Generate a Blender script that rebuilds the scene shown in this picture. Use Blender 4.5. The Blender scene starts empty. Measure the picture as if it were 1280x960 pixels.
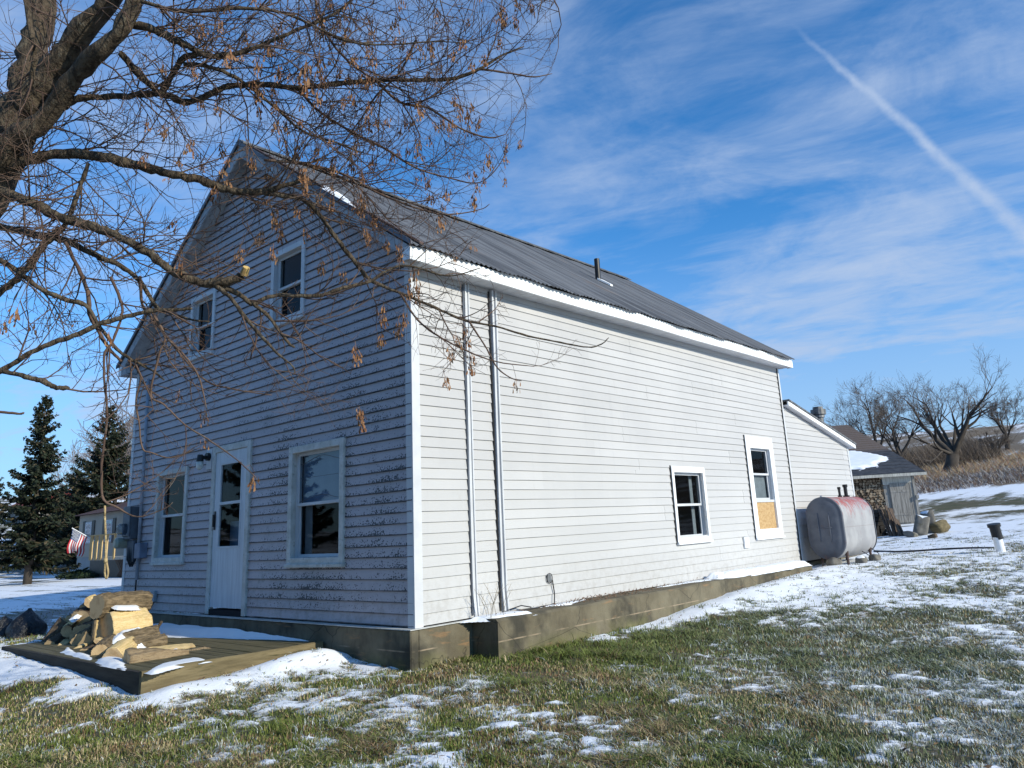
import bpy, bmesh, math, random
import numpy as np
from math import radians, sin, cos, pi, sqrt
from mathutils import Vector, Matrix
random.seed(7); rng = np.random.default_rng(7)
sc = bpy.context.scene
COL = sc.collection

# ------------------------------------------------------------------ camera
FPX = 959.3683; PITCH = .2443; ROLL = -.0535; YAW = .7098
SX, SY = 29.7352, -60.127
CAM = np.array([6.115, -5.104, .87])
_cy, _sy = cos(YAW), sin(YAW); _cp, _sp = cos(PITCH), sin(PITCH)
FW = np.array([-_sy*_cp, _cy*_cp, _sp]); _r = np.array([_cy, _sy, 0.]); _u = np.cross(_r, FW)
RT = cos(ROLL)*_r + sin(ROLL)*_u; UP = -sin(ROLL)*_r + cos(ROLL)*_u
def ray(u, v): return FW + (u-640-SX)/FPX*RT - (v-480-SY)/FPX*UP
def at(u, v, d): return CAM + ray(u, v)*d
def on_y(u, v, y): r = ray(u, v); return CAM + r*(y-CAM[1])/r[1]
def on_x(u, v, x): r = ray(u, v); return CAM + r*(x-CAM[0])/r[0]
def on_z(u, v, z): r = ray(u, v); return CAM + r*(z-CAM[2])/r[2]
def proj(P):
    d = np.asarray(P)-CAM; z = d@FW
    return 640+SX+FPX*(d@RT)/z, 480+SY-FPX*(d@UP)/z
cd = bpy.data.cameras.new('camera'); cam = bpy.data.objects.new('camera', cd); COL.objects.link(cam)
cd.sensor_width = 36; cd.lens = FPX/1280*36; cd.shift_x = -SX/1280; cd.shift_y = SY/1280
cd.clip_start = .05; cd.clip_end = 3000
M = Matrix.Identity(4)
for i in range(3): M[i][0] = RT[i]; M[i][1] = UP[i]; M[i][2] = -FW[i]; M[i][3] = CAM[i]
cam.matrix_world = M; sc.camera = cam

# ------------------------------------------------------------------ node helpers
class G:
    def __init__(s, nt): s.nt = nt
    def n(s, t, **kw):
        x = s.nt.nodes.new(t)
        for k, v in kw.items(): setattr(x, k, v)
        return x
    def put(s, sock, v):
        if v is None: return
        if hasattr(v, 'is_linked') or isinstance(v, bpy.types.NodeSocket): s.nt.links.new(v, sock)
        else:
            if isinstance(v, (tuple, list)) and len(v) == 3 and sock.type == 'RGBA': v = (*v, 1)
            sock.default_value = v
    def m(s, op, a, b=None, c=None, clamp=False):
        x = s.n('ShaderNodeMath', operation=op, use_clamp=clamp)
        for i, v in enumerate((a, b, c)): s.put(x.inputs[i], v)
        return x.outputs[0]
    def v(s, op, a, b=None):
        x = s.n('ShaderNodeVectorMath', operation=op)
        s.put(x.inputs[0], a)
        if b is not None: s.put(x.inputs[3] if op == 'SCALE' else x.inputs[1], b)
        return x.outputs['Value'] if op in ('DOT_PRODUCT', 'LENGTH') else x.outputs[0]
    def mix(s, f, a, b, blend='MIX'):
        x = s.n('ShaderNodeMix', data_type='RGBA', blend_type=blend)
        s.put(x.inputs[0], f); s.put(x.inputs[6], a); s.put(x.inputs[7], b); return x.outputs[2]
    def noise(s, vec, scale, detail=5, rough=.6, dist=0):
        x = s.n('ShaderNodeTexNoise'); s.put(x.inputs['Vector'], vec)
        x.inputs['Scale'].default_value = scale; x.inputs['Detail'].default_value = detail
        x.inputs['Roughness'].default_value = rough; x.inputs['Distortion'].default_value = dist
        return x.outputs[0]
    def sstep(s, x_, a, b, lo=0., hi=1.):
        x = s.n('ShaderNodeMapRange', interpolation_type='SMOOTHSTEP'); s.put(x.inputs[0], x_)
        for i, v in enumerate((a, b, lo, hi)): s.put(x.inputs[i+1], v)
        return x.outputs[0]
    def lin(s, x_, a, b, lo=0., hi=1.):
        x = s.n('ShaderNodeMapRange'); s.put(x.inputs[0], x_)
        for i, v in enumerate((a, b, lo, hi)): s.put(x.inputs[i+1], v)
        return x.outputs[0]
    def obj(s): return s.n('ShaderNodeTexCoord').outputs['Object']
    def sep(s, v): x = s.n('ShaderNodeSeparateXYZ'); s.put(x.inputs[0], v); return x.outputs
    def comb(s, a, b, c):
        x = s.n('ShaderNodeCombineXYZ')
        for i, v in enumerate((a, b, c)): s.put(x.inputs[i], v)
        return x.outputs[0]
    def attr(s, name): return s.n('ShaderNodeAttribute', attribute_name=name).outputs
    def bump(s, h, strength=.3, dist=.01):
        x = s.n('ShaderNodeBump'); x.inputs['Strength'].default_value = strength; x.inputs['Distance'].default_value = dist
        s.put(x.inputs['Height'], h); return x.outputs[0]

def newmat(name):
    m = bpy.data.materials.new(name); m.use_nodes = True
    nt = m.node_tree; g = G(nt); b = nt.nodes['Principled BSDF']
    b.inputs['Specular IOR Level'].default_value = .3
    return m, g, b
def mk(name, c1, c2=None, scale=4, rough=.75, metal=0, bump=0, bscale=60, stretch=(1, 1, 1), lo=.35, hi=.65, c3=None, s3=20, spec=.3, detail=6, bdist=.01):
    m, g, b = newmat(name); b.inputs['Roughness'].default_value = rough; b.inputs['Metallic'].default_value = metal
    b.inputs['Specular IOR Level'].default_value = spec
    o = g.v('MULTIPLY', g.obj(), stretch)
    if c2 is None: b.inputs['Base Color'].default_value = (*c1, 1)
    else:
        c = g.mix(g.sstep(g.noise(o, scale, detail), lo, hi), c1, c2)
        if c3: c = g.mix(g.sstep(g.noise(o, s3, 4), .55, .72), c, c3)
        g.put(b.inputs['Base Color'], c)
    if bump: g.put(b.inputs['Normal'], g.bump(g.noise(o, bscale, 5), bump, bdist))
    return m

# ------------------------------------------------------------------ mesh helpers
class MB:
    def __init__(s): s.v = []; s.f = []; s.mi = []
    def quad(s, a, b, c, d, mi=0):
        n = len(s.v); s.v += [tuple(a), tuple(b), tuple(c), tuple(d)]; s.f.append((n, n+1, n+2, n+3)); s.mi.append(mi)
    def poly(s, pts, mi=0):
        n = len(s.v); s.v += [tuple(p) for p in pts]; s.f.append(tuple(range(n, n+len(pts)))); s.mi.append(mi)
    def box(s, x0, x1, y0, y1, z0, z1, mi=0):
        n = len(s.v)
        s.v += [(x0,y0,z0),(x1,y0,z0),(x1,y1,z0),(x0,y1,z0),(x0,y0,z1),(x1,y0,z1),(x1,y1,z1),(x0,y1,z1)]
        for f in ((0,3,2,1),(4,5,6,7),(0,1,5,4),(1,2,6,5),(2,3,7,6),(3,0,4,7)): s.f.append(tuple(n+i for i in f)); s.mi.append(mi)
    def prism(s, pts, d, mi=0):   # polygon extruded by vector d
        n = len(s.v); k = len(pts); d = np.asarray(d)
        s.v += [tuple(p) for p in pts] + [tuple(np.asarray(p)+d) for p in pts]
        s.f.append(tuple(n+i for i in reversed(range(k)))); s.f.append(tuple(n+k+i for i in range(k))); s.mi += [mi, mi]
        for i in range(k): j = (i+1) % k; s.f.append((n+i, n+j, n+k+j, n+k+i)); s.mi.append(mi)
    def tube(s, pts, rad, k=6, mi=0, cap=True):
        pts = [np.asarray(p, float) for p in pts]; n0 = len(s.v); N = len(pts)
        if not hasattr(rad, '__len__'): rad = [rad]*N
        ref = None
        for i in range(N):
            t = pts[min(i+1, N-1)]-pts[max(i-1, 0)]; L = np.linalg.norm(t); t = t/L if L > 1e-9 else np.array([0,0,1.])
            if ref is None: ref = np.cross(t, (0,0,1) if abs(t[2]) < .9 else (1,0,0))
            a = ref-t*(ref@t); a /= max(np.linalg.norm(a), 1e-9); b = np.cross(t, a); ref = a
            for j in range(k):
                q = pts[i]+rad[i]*(a*cos(2*pi*j/k)+b*sin(2*pi*j/k)); s.v.append((q[0], q[1], q[2]))
        for i in range(N-1):
            for j in range(k):
                j2 = (j+1) % k; s.f.append((n0+i*k+j, n0+i*k+j2, n0+(i+1)*k+j2, n0+(i+1)*k+j)); s.mi.append(mi)
        if cap and k > 2:
            s.f.append(tuple(n0+j for j in reversed(range(k)))); s.f.append(tuple(n0+(N-1)*k+j for j in range(k))); s.mi += [mi, mi]
    def map(s, fn): s.v = [tuple(fn(*p)) for p in s.v]; return s
    tone = None
    def build(s, name, mats, parent=None, smooth=False, recalc=True, bevel=0):
        me = bpy.data.meshes.new(name); me.from_pydata(s.v, [], s.f)
        if not isinstance(mats, (list, tuple)): mats = [mats]
        for m in mats: me.materials.append(m)
        if len(mats) > 1: me.polygons.foreach_set('material_index', s.mi)
        if recalc or bevel:
            bm = bmesh.new(); bm.from_mesh(me)
            if recalc: bmesh.ops.recalc_face_normals(bm, faces=bm.faces)
            bm.to_mesh(me); bm.free()
        if smooth: me.polygons.foreach_set('use_smooth', [True]*len(me.polygons))
        me.update()
        if s.tone: me.attributes.new('tone', 'FLOAT', 'POINT').data.foreach_set('value', np.asarray(s.tone, np.float32))
        o = bpy.data.objects.new(name, me); COL.objects.link(o)
        if parent: o.parent = parent
        if bevel:
            b = o.modifiers.new('bevel', 'BEVEL'); b.width = bevel; b.segments = 1; b.limit_method = 'ANGLE'
        return o
def npmesh(name, V, F, mats, parent=None, smooth=False, mi=None):
    """V (n,3), F (m,k) all the same k"""
    me = bpy.data.meshes.new(name); V = np.asarray(V, np.float32); F = np.asarray(F, np.int32); k = F.shape[1]
    me.vertices.add(len(V)); me.vertices.foreach_set('co', V.ravel())
    me.loops.add(F.size); me.loops.foreach_set('vertex_index', F.ravel())
    me.polygons.add(len(F)); me.polygons.foreach_set('loop_start', np.arange(0, F.size, k, dtype=np.int32))
    me.polygons.foreach_set('loop_total', np.full(len(F), k, np.int32))
    if smooth: me.polygons.foreach_set('use_smooth', np.ones(len(F), bool))
    if not isinstance(mats, (list, tuple)): mats = [mats]
    for m in mats: me.materials.append(m)
    if mi is not None: me.polygons.foreach_set('material_index', np.asarray(mi, np.int32))
    me.update(calc_edges=True)
    o = bpy.data.objects.new(name, me); COL.objects.link(o)
    if parent: o.parent = parent
    return o
def setattr_col(o, name, C):
    a = o.data.attributes.new(name, 'FLOAT_COLOR', 'POINT')
    C = np.asarray(C, np.float32)
    if C.shape[1] == 3: C = np.hstack([C, np.ones((len(C), 1), np.float32)])
    a.data.foreach_set('color', C.ravel())
def setattr_f(o, name, A): o.data.attributes.new(name, 'FLOAT', 'POINT').data.foreach_set('value', np.asarray(A, np.float32))
def tag(o, label=None, cat=None, group=None, kind=None):
    if label: o['label'] = label
    if cat: o['category'] = cat
    if group: o['group'] = group
    if kind: o['kind'] = kind
    return o
def empty(name, loc=(0, 0, 0), rz=0):
    o = bpy.data.objects.new(name, None); COL.objects.link(o); o.location = loc; o.rotation_euler = (0, 0, rz); o.empty_display_size = .2
    return o

# value noise in numpy
def _hash(ix, iy, seed):
    h = (ix.astype(np.int64)*374761393 + iy.astype(np.int64)*668265263 + seed*1442695041) & 0x7fffffff
    h = ((h ^ (h >> 13))*1274126177) & 0x7fffffff
    return ((h ^ (h >> 16)) & 0xffff)/65535.
def vnoise(x, y, seed=0):
    x = np.asarray(x, float); y = np.asarray(y, float)
    ix, iy = np.floor(x), np.floor(y); fx, fy = x-ix, y-iy
    fx = fx*fx*(3-2*fx); fy = fy*fy*(3-2*fy)
    return ((_hash(ix, iy, seed)*(1-fx)+_hash(ix+1, iy, seed)*fx)*(1-fy)+(_hash(ix, iy+1, seed)*(1-fx)+_hash(ix+1, iy+1, seed)*fx)*fy)
def fbm(x, y, oct=4, seed=0, gain=.5):
    a = 1; t = 0; s = 0
    for i in range(oct): t = t+a*vnoise(x*2**i+17*i, y*2**i-11*i, seed+i); s += a; a *= gain
    return t/s
def ss(x, a, b): t = np.clip((x-a)/(b-a), 0, 1); return t*t*(3-2*t)

# ------------------------------------------------------------------ sun, sky
SUN_EL, SUN_AZ = radians(23), radians(9)     # azimuth measured from +X towards +Y
sd = Vector((cos(SUN_EL)*cos(SUN_AZ), cos(SUN_EL)*sin(SUN_AZ), sin(SUN_EL)))
sl = bpy.data.lights.new('sun', 'SUN'); so = bpy.data.objects.new('sun', sl); COL.objects.link(so)
sl.energy = 3.7; sl.angle = radians(.5); sl.color = (1, .945, .79)
so.rotation_euler = sd.to_track_quat('Z', 'Y').to_euler(); so.location = (20, 10, 20)
w = bpy.data.worlds.new('World'); sc.world = w; w.use_nodes = True
nt = w.node_tree; g = G(nt); bg = nt.nodes['Background']
sky = g.n('ShaderNodeTexSky', sky_type='NISHITA'); sky.sun_disc = False
sky.sun_elevation = SUN_EL; sky.sun_rotation = pi/2-SUN_AZ
sky.air_density = 1.0; sky.dust_density = .25; sky.ozone_density = 3.0; sky.altitude = 300
d = g.n('ShaderNodeTexCoord').outputs['Generated']
X, Y, Zc = g.sep(d)
zz = g.m('ADD', g.m('MAXIMUM', Zc, 0.), .10)
px, py = g.m('DIVIDE', X, zz), g.m('DIVIDE', Y, zz)
def pl(u, v): r = ray(u, v); r = r/np.linalg.norm(r); return r[:2]/(r[2]+.10)
a_, b_ = pl(790, 350), pl(1070, 295); th = math.atan2(b_[1]-a_[1], b_[0]-a_[0])
al = g.m('ADD', g.m('MULTIPLY', px, cos(th)), g.m('MULTIPLY', py, sin(th)))
ac = g.m('ADD', g.m('MULTIPLY', px, -sin(th)), g.m('MULTIPLY', py, cos(th)))
cv = g.comb(g.m('MULTIPLY', al, .42), ac, 0.)
n1 = g.noise(cv, 1.15, 7, .62, .35)
n2 = g.noise(g.v('ADD', cv, (7.3, 2.1, 4.)), 3.6, 8, .66, .5)
n3 = g.noise(g.v('ADD', g.comb(al, ac, 0.), (3.1, 9.4, 1.)), .55, 3, .5)
n4 = g.noise(g.v('ADD', g.comb(g.m('MULTIPLY', al, .8), ac, 0.), (1.7, 5.2, 8.)), 3.1, 9, .62, .9)
cl = g.m('ADD', g.m('ADD', g.m('MULTIPLY', n1, .42), g.m('MULTIPLY', n2, .26)), g.m('MULTIPLY', n4, .32))
cl = g.m('ADD', cl, g.m('MULTIPLY', g.m('SUBTRACT', n3, .5), .35))
cfac = g.m('MULTIPLY', g.m('MULTIPLY', g.sstep(cl, .37, .68), .92), g.sstep(g.v('DOT_PRODUCT', d, (-.65, .76, 0.)), -.55, .15))
# contrail along a great circle
c1, c2 = ray(1003, 42), ray(1284, 292); c1 = c1/np.linalg.norm(c1); c2 = c2/np.linalg.norm(c2)
cn = np.cross(c1, c2); cn /= np.linalg.norm(cn); ct = np.cross(cn, c1)
dn = g.v('NORMALIZE', d)
wob = g.m('MULTIPLY', g.m('SUBTRACT', g.noise(dn, 22, 5, .65), .5), .012)
off = g.m('ABSOLUTE', g.m('ADD', g.v('DOT_PRODUCT', dn, tuple(cn)), wob))
alo = g.v('DOT_PRODUCT', dn, tuple(ct))
wid = g.m('ADD', .004, g.m('MULTIPLY', alo, .024))
tr = g.m('SUBTRACT', 1., g.sstep(g.m('DIVIDE', off, wid), .0, 1.15))
tr = g.m('MULTIPLY', tr, g.sstep(alo, -.03, .10))
tr = g.m('MULTIPLY', tr, g.lin(g.noise(dn, 60, 5), .3, .7, .42, .85))
tot = g.m('SUBTRACT', 1., g.m('MULTIPLY', g.m('SUBTRACT', 1., cfac), g.m('SUBTRACT', 1., tr)))
tot = g.m('MULTIPLY', tot, g.sstep(Zc, -.02, .05))
# thin white veil towards the horizon
veil = g.m('MULTIPLY', g.sstep(Zc, .40, .0), .72)
tot = g.m('MAXIMUM', tot, veil)
skyc = g.mix(1., sky.outputs[0], (.40, 1.06, 1.52), 'MULTIPLY')
skyc = g.mix(tot, skyc, (3.5, 4.4, 6.0))
g.put(bg.inputs['Color'], skyc); bg.inputs['Strength'].default_value = .10
vs = sc.view_settings; vs.view_transform = 'Standard'; vs.look = 'None'; vs.exposure = .45; vs.gamma = 1; vs.use_curve_mapping = False
# ------------------------------------------------------------------ terrain
CTRL = [(6.1,-5.1,-.60),(4.9,.4,-.52),(2.9,-1.8,-.47),(-.05,-.1,-.385),(-1.3,-2.0,-.42),(-1.5,-3.2,-.50),(-4,-2.6,-.42),(-3.3,-2.0,-.36),(-5.4,-2,-.30),(-5.4,-.2,-.22),
 (-8.8,-.6,-.34),(-14,0,-.27),(-20.8,2,-.24),(-27,4.7,-.17),(-35,8.8,-.2),(.42,.8,-.37),(.42,1.6,-.375),(.42,3.5,-.37),(.42,5.6,-.25),(.42,8.6,-.15),(.5,12,-.06),
 (4,5.8,-.34),(8,10,-.18),(1.8,13.2,.06),(1,10.5,-.06),(.1,17,.16),(-2,24.5,.38),(4,25,.5),(12,22,.35),(-3.5,40,1.38),(6,42,1.6),(-9.6,62,3.1),(8,65,3.6),(-22,100,7),(-10,105,8),(-22,182,15.7),(-50,159,15.9),(10,180,16),
 (-7.2,4.6,-.2),(-8,12,-.05),(-20,22,.1),(-45,-10,-.6),(-60,15,.6),(-90,20,3.5),(-150,20,9.5),(-150,60,11),(-70,60,3),(-110,110,10),(-100,-30,.3),(-180,-20,7),(12,-12,-.9),(25,-5,-.7),(25,10,-.3),(-10,-14,-.9),(60,60,2),(60,-40,-2),(0,-60,-3),(-60,-60,-2),(140,120,8),(-230,120,16),(-120,230,20),(60,250,20),(-260,-30,12)]
_c = np.array(CTRL)
def _U(r2): return .5*r2*np.log(r2+1e-9)
def _fit():
    n = len(_c); A = np.zeros((n+3, n+3)); P = _c[:, :2]/10
    d2 = ((P[:, None]-P[None])**2).sum(-1); A[:n, :n] = _U(d2)+np.eye(n)*1e-4
    A[:n, n] = 1; A[:n, n+1:] = P; A[n, :n] = 1; A[n+1:, :n] = P.T
    return np.linalg.solve(A, np.r_[_c[:, 2], 0, 0, 0])
_w = _fit()
def base_h(x, y):
    x = np.asarray(x, float)/10; y = np.asarray(y, float)/10; sh = x.shape; x = x.ravel(); y = y.ravel()
    out = _w[-3]+_w[-2]*x+_w[-1]*y
    for i, (cx, cy, _) in enumerate(_c): out = out+_w[i]*_U((x-cx/10)**2+(y-cy/10)**2)
    return out.reshape(sh)
def seg_d(x, y, ax, ay, bx, by):
    t = np.clip(((x-ax)*(bx-ax)+(y-ay)*(by-ay))/((bx-ax)**2+(by-ay)**2), 0, 1)
    return np.hypot(x-ax-t*(bx-ax), y-ay-t*(by-ay)), t
def drifts(x, y):
    d, t = seg_d(x, y, -1.12, -2.05, -1.08, -.35)
    h = (.045+.075*t+.02*np.sin(t*9))*np.exp(-(d/.26)**2)
    d, t = seg_d(x, y, -5.2, -2.25, -2.0, -2.15); h = h+(.10-.05*t)*np.exp(-(d/.35)**2)
    d, t = seg_d(x, y, .75, 3.3, .75, 9.0); h = h+.06*np.exp(-(d/.4)**2)*ss(t, 0, .2)
    return h
def ground_pt(u, v):
    r = ray(u, v); lo = None
    ts = np.geomspace(2.5, 260, 900); P = CAM+np.outer(ts, r); dz = P[:, 2]-base_h(P[:, 0], P[:, 1])
    k = np.argmax(dz < 0) if (dz < 0).any() else -1
    if k > 0:
        a = dz[k-1]/(dz[k-1]-dz[k]); return P[k-1]*(1-a)+P[k]*a
    return P[k]
SNOWC = [(20,745,.9),(100,738,.9),(60,757,.8),(30,772,-.8),(75,768,-.4),(15,800,.2),(95,775,.05),(60,790,.3),(140,745,.6),(150,735,.3),(60,835,1.9),(100,845,1.9),(30,840,1.4),(120,855,1.6),(140,862,.7),(8,830,.5),
 (190,882,1.0),(220,868,1.3),(250,862,1.4),(280,855,1.4),(310,850,1.4),(340,845,1.4),(375,840,1.4),(405,834,1.5),(440,838,.7),(230,885,.35),(300,872,.35),(370,858,.4),(480,834,.1),(250,895,.0),(340,880,.15),(420,870,.12),
 (30,870,-.7),(100,890,-1.1),(180,905,-.9),(60,920,-.7),(20,900,-.3),(150,940,-.9),(250,925,-.7),(300,945,-.6),(350,905,-.45),(20,945,-.3),
 (420,900,-.25),(460,855,-.1),(500,890,-.15),(540,925,-.3),(440,940,-.4),(580,860,.05),(540,840,-.5),(620,830,-.7),(620,855,-.05),(690,818,-1.2),(640,880,-.1),(680,900,-.1),(700,935,.15),(760,930,.0),(720,860,-.05),
 (700,806,-.6),(745,797,.8),(800,783,1.1),(850,770,1.1),(900,757,1.1),(950,745,1.2),(1020,732,1.2),(760,812,-1.2),(830,797,-1.1),(900,785,-.9),(960,775,-.3),(780,840,-.5),(850,825,-.8),(950,800,-.8),(1000,815,-.9),
 (900,850,-.5),(830,870,-.35),(880,905,-.3),(800,900,-.25),(960,870,-.5),(1040,860,-.6),(1010,905,-.45),(940,940,-.3),(1080,930,-.3),(1150,880,-.3),(1150,925,-.15),(1230,915,-.05),(1250,870,-.15),(1230,940,.05),(1060,800,-.8),
 (1150,795,-.35),(1120,830,-.8),(1200,830,-.7),(1260,820,-.4),(1150,770,-.5),(1080,770,-.25),(1000,758,.45),(1060,750,.5),(1150,745,.25),(1230,750,.2),(1270,780,-.2),
 (1110,717,.15),(1160,715,.05),(1060,722,1.2),(1020,745,.8),(1100,700,1.0),(1230,715,.55),(1200,695,.7),(1130,690,.75),(1260,690,.6),(1230,670,.8),(1200,655,1.),(1260,650,.9),(1230,640,-.1),(1180,630,-.5),(1260,625,-.5),(1230,615,1.2),(1170,620,1.2)]
_sp_ = np.array([[*ground_pt(u, v)[:2], b] for u, v, b in SNOWC])
_far = [(-60,60,.1),(-100,60,.2),(-150,60,.3),(-20,160,.0),(0,200,.0),(-60,150,-.3),(-20,100,-.5),(-35,120,-.5),(-10,60,-.9),(-5,50,-.8),(4,55,-.9),(-16,75,-.5),(-12,100,-.4),(-20,12,.8),(-10,-10,-1.6),(10,-10,-1.6),(0,-12,-1.6),(-20,-14,-1.6),(0,-30,-1.6),(15,-3,-1.2),(-4,-5.5,-1.2),(0,-6,-1.4),(-150,0,.3),(-40,20,.6)]
_sp_ = np.vstack([_sp_, np.array(_far)])
_sr = np.maximum(np.hypot(_sp_[:, 0]-CAM[0], _sp_[:, 1]-CAM[1]), 3)
def snow_bias(x, y):
    x = np.asarray(x, float); y = np.asarray(y, float); num = 0; den = 0
    for (cx, cy, b), R in zip(_sp_, _sr):
        wgt = 1/(((x-cx)**2+(y-cy)**2)/(R*R)+2e-4)**2; num = num+wgt*b; den = den+wgt
    return num/den
def snow_mask(x, y):
    b = snow_bias(x, y)
    n = .20*fbm(x*1.0, y*1.0, 3, 3)+.32*fbm(x*3.0, y*3.0, 4, 9, .7)+.48*fbm(x*9.5, y*9.5, 3, 19, .75)
    far = ss(np.hypot(x-CAM[0], y-CAM[1]), 20, 35)
    n2 = fbm(x*.5+3, y*1.6, 5, 21, .7); n = n*(1-far)+n2*far
    return b*.66+.10+(n-.5)*4.3
def axis(lo, hi, step, L, gr=1.09):
    a = list(np.arange(lo, hi+1e-6, step)); s = step
    while a[-1] < L: s = min(s*gr, 6); a.append(a[-1]+s)
    s = step
    while a[0] > -L: s = min(s*gr, 6); a.insert(0, a[0]-s)
    return np.array(a)
gx = axis(-7, 7.5, .05, 285); gy = axis(-4.2, 13, .05, 285)
GX, GY = np.meshgrid(gx, gy); nx, ny = len(gx), len(gy)
SM = snow_mask(GX, GY); RR = np.hypot(GX-CAM[0], GY-CAM[1])
fine = ss(RR, 26, 12)
sfac = ss(SM, .0, .5)
GZ = base_h(GX, GY)+drifts(GX, GY)*1.0+fine*((.022+.03*(fbm(GX*3.1, GY*3.1, 4, 55, .6)-.5))*sfac+.02*(fbm(GX*2.2, GY*2.2, 3, 5)-.5)+.012*(fbm(GX*9, GY*9, 2, 6)-.5))
GZ = GZ+ss(RR, 30, 80)*(fbm(GX*.06, GY*.06, 3, 8)-.5)*1.0
def gz(x, y):   # height of the finished sheet
    i = np.clip(np.searchsorted(gx, x)-1, 0, nx-2); j = np.clip(np.searchsorted(gy, y)-1, 0, ny-2)
    fx = (x-gx[i])/(gx[i+1]-gx[i]); fy = (y-gy[j])/(gy[j+1]-gy[j])
    return (GZ[j, i]*(1-fx)+GZ[j, i+1]*fx)*(1-fy)+(GZ[j+1, i]*(1-fx)+GZ[j+1, i+1]*fx)*fy
V = np.stack([GX, GY, GZ], -1).reshape(-1, 3)
ii = (np.arange(ny-1)[:, None]*nx+np.arange(nx-1)[None]).ravel()
F = np.stack([ii, ii+1, ii+nx+1, ii+nx], 1)
m_ground, g, b = newmat('snowy_lawn_ground')
o = g.obj(); s_at = g.attr('snow')[2]
s_at = g.m('ADD', s_at, g.m('MULTIPLY', g.m('SUBTRACT', g.noise(o, 2.3, 5, .7), .5), g.lin(g.attr('far')[2], 0., 1., .9, 2.4)))
s_n = g.m('ADD', s_at, g.m('MULTIPLY', g.m('SUBTRACT', g.noise(o, 18, 7, .75), .5), 1.9))
sfacn = g.sstep(s_n, -.12, .58)
soil = g.mix(g.sstep(g.noise(o, 1.3, 5), .35, .65), (.085, .092, .035), (.16, .13, .075))
soil = g.mix(g.sstep(g.noise(o, 45, 4), .4, .7), soil, (.02, .02, .009))
snowc = g.mix(g.noise(o, 3, 4), (.80, .83, .88), (.86, .88, .91))
drv = g.attr('gravel')[2]
soil = g.mix(drv, soil, g.mix(g.noise(o, 30, 5), (.16, .15, .14), (.30, .29, .28)))
brush = g.attr('brush')[2]
soil = g.mix(brush, soil, g.mix(g.noise(o, .9, 5, .7), (.10, .072, .05), (.24, .18, .11)))
g.put(b.inputs['Base Color'], g.mix(sfacn, soil, snowc))
b.inputs['Roughness'].default_value = .8
g.put(b.inputs['Normal'], g.bump(g.m('ADD', g.noise(o, 30, 6, .7), g.m('MULTIPLY', sfacn, .6)), .35, .02))
ground = npmesh('ground', V, F, m_ground, smooth=True)
setattr_f(ground, 'snow', SM.ravel()); setattr_f(ground, 'far', ss(RR, 16, 32).ravel())
gd, gt = seg_d(GX, GY, -7.0, .2, -12, .6)
setattr_f(ground, 'gravel', (ss(gd, 1.5, .7)*ss(fbm(GX*1.5, GY*1.5, 3, 44), .25, .5)).ravel())
setattr_f(ground, 'brush', (ss(GY, 40.5, 43)).ravel())
tag(ground, 'patchy snow covered lawn rising to snowy fields', 'ground', kind='structure')

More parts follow.
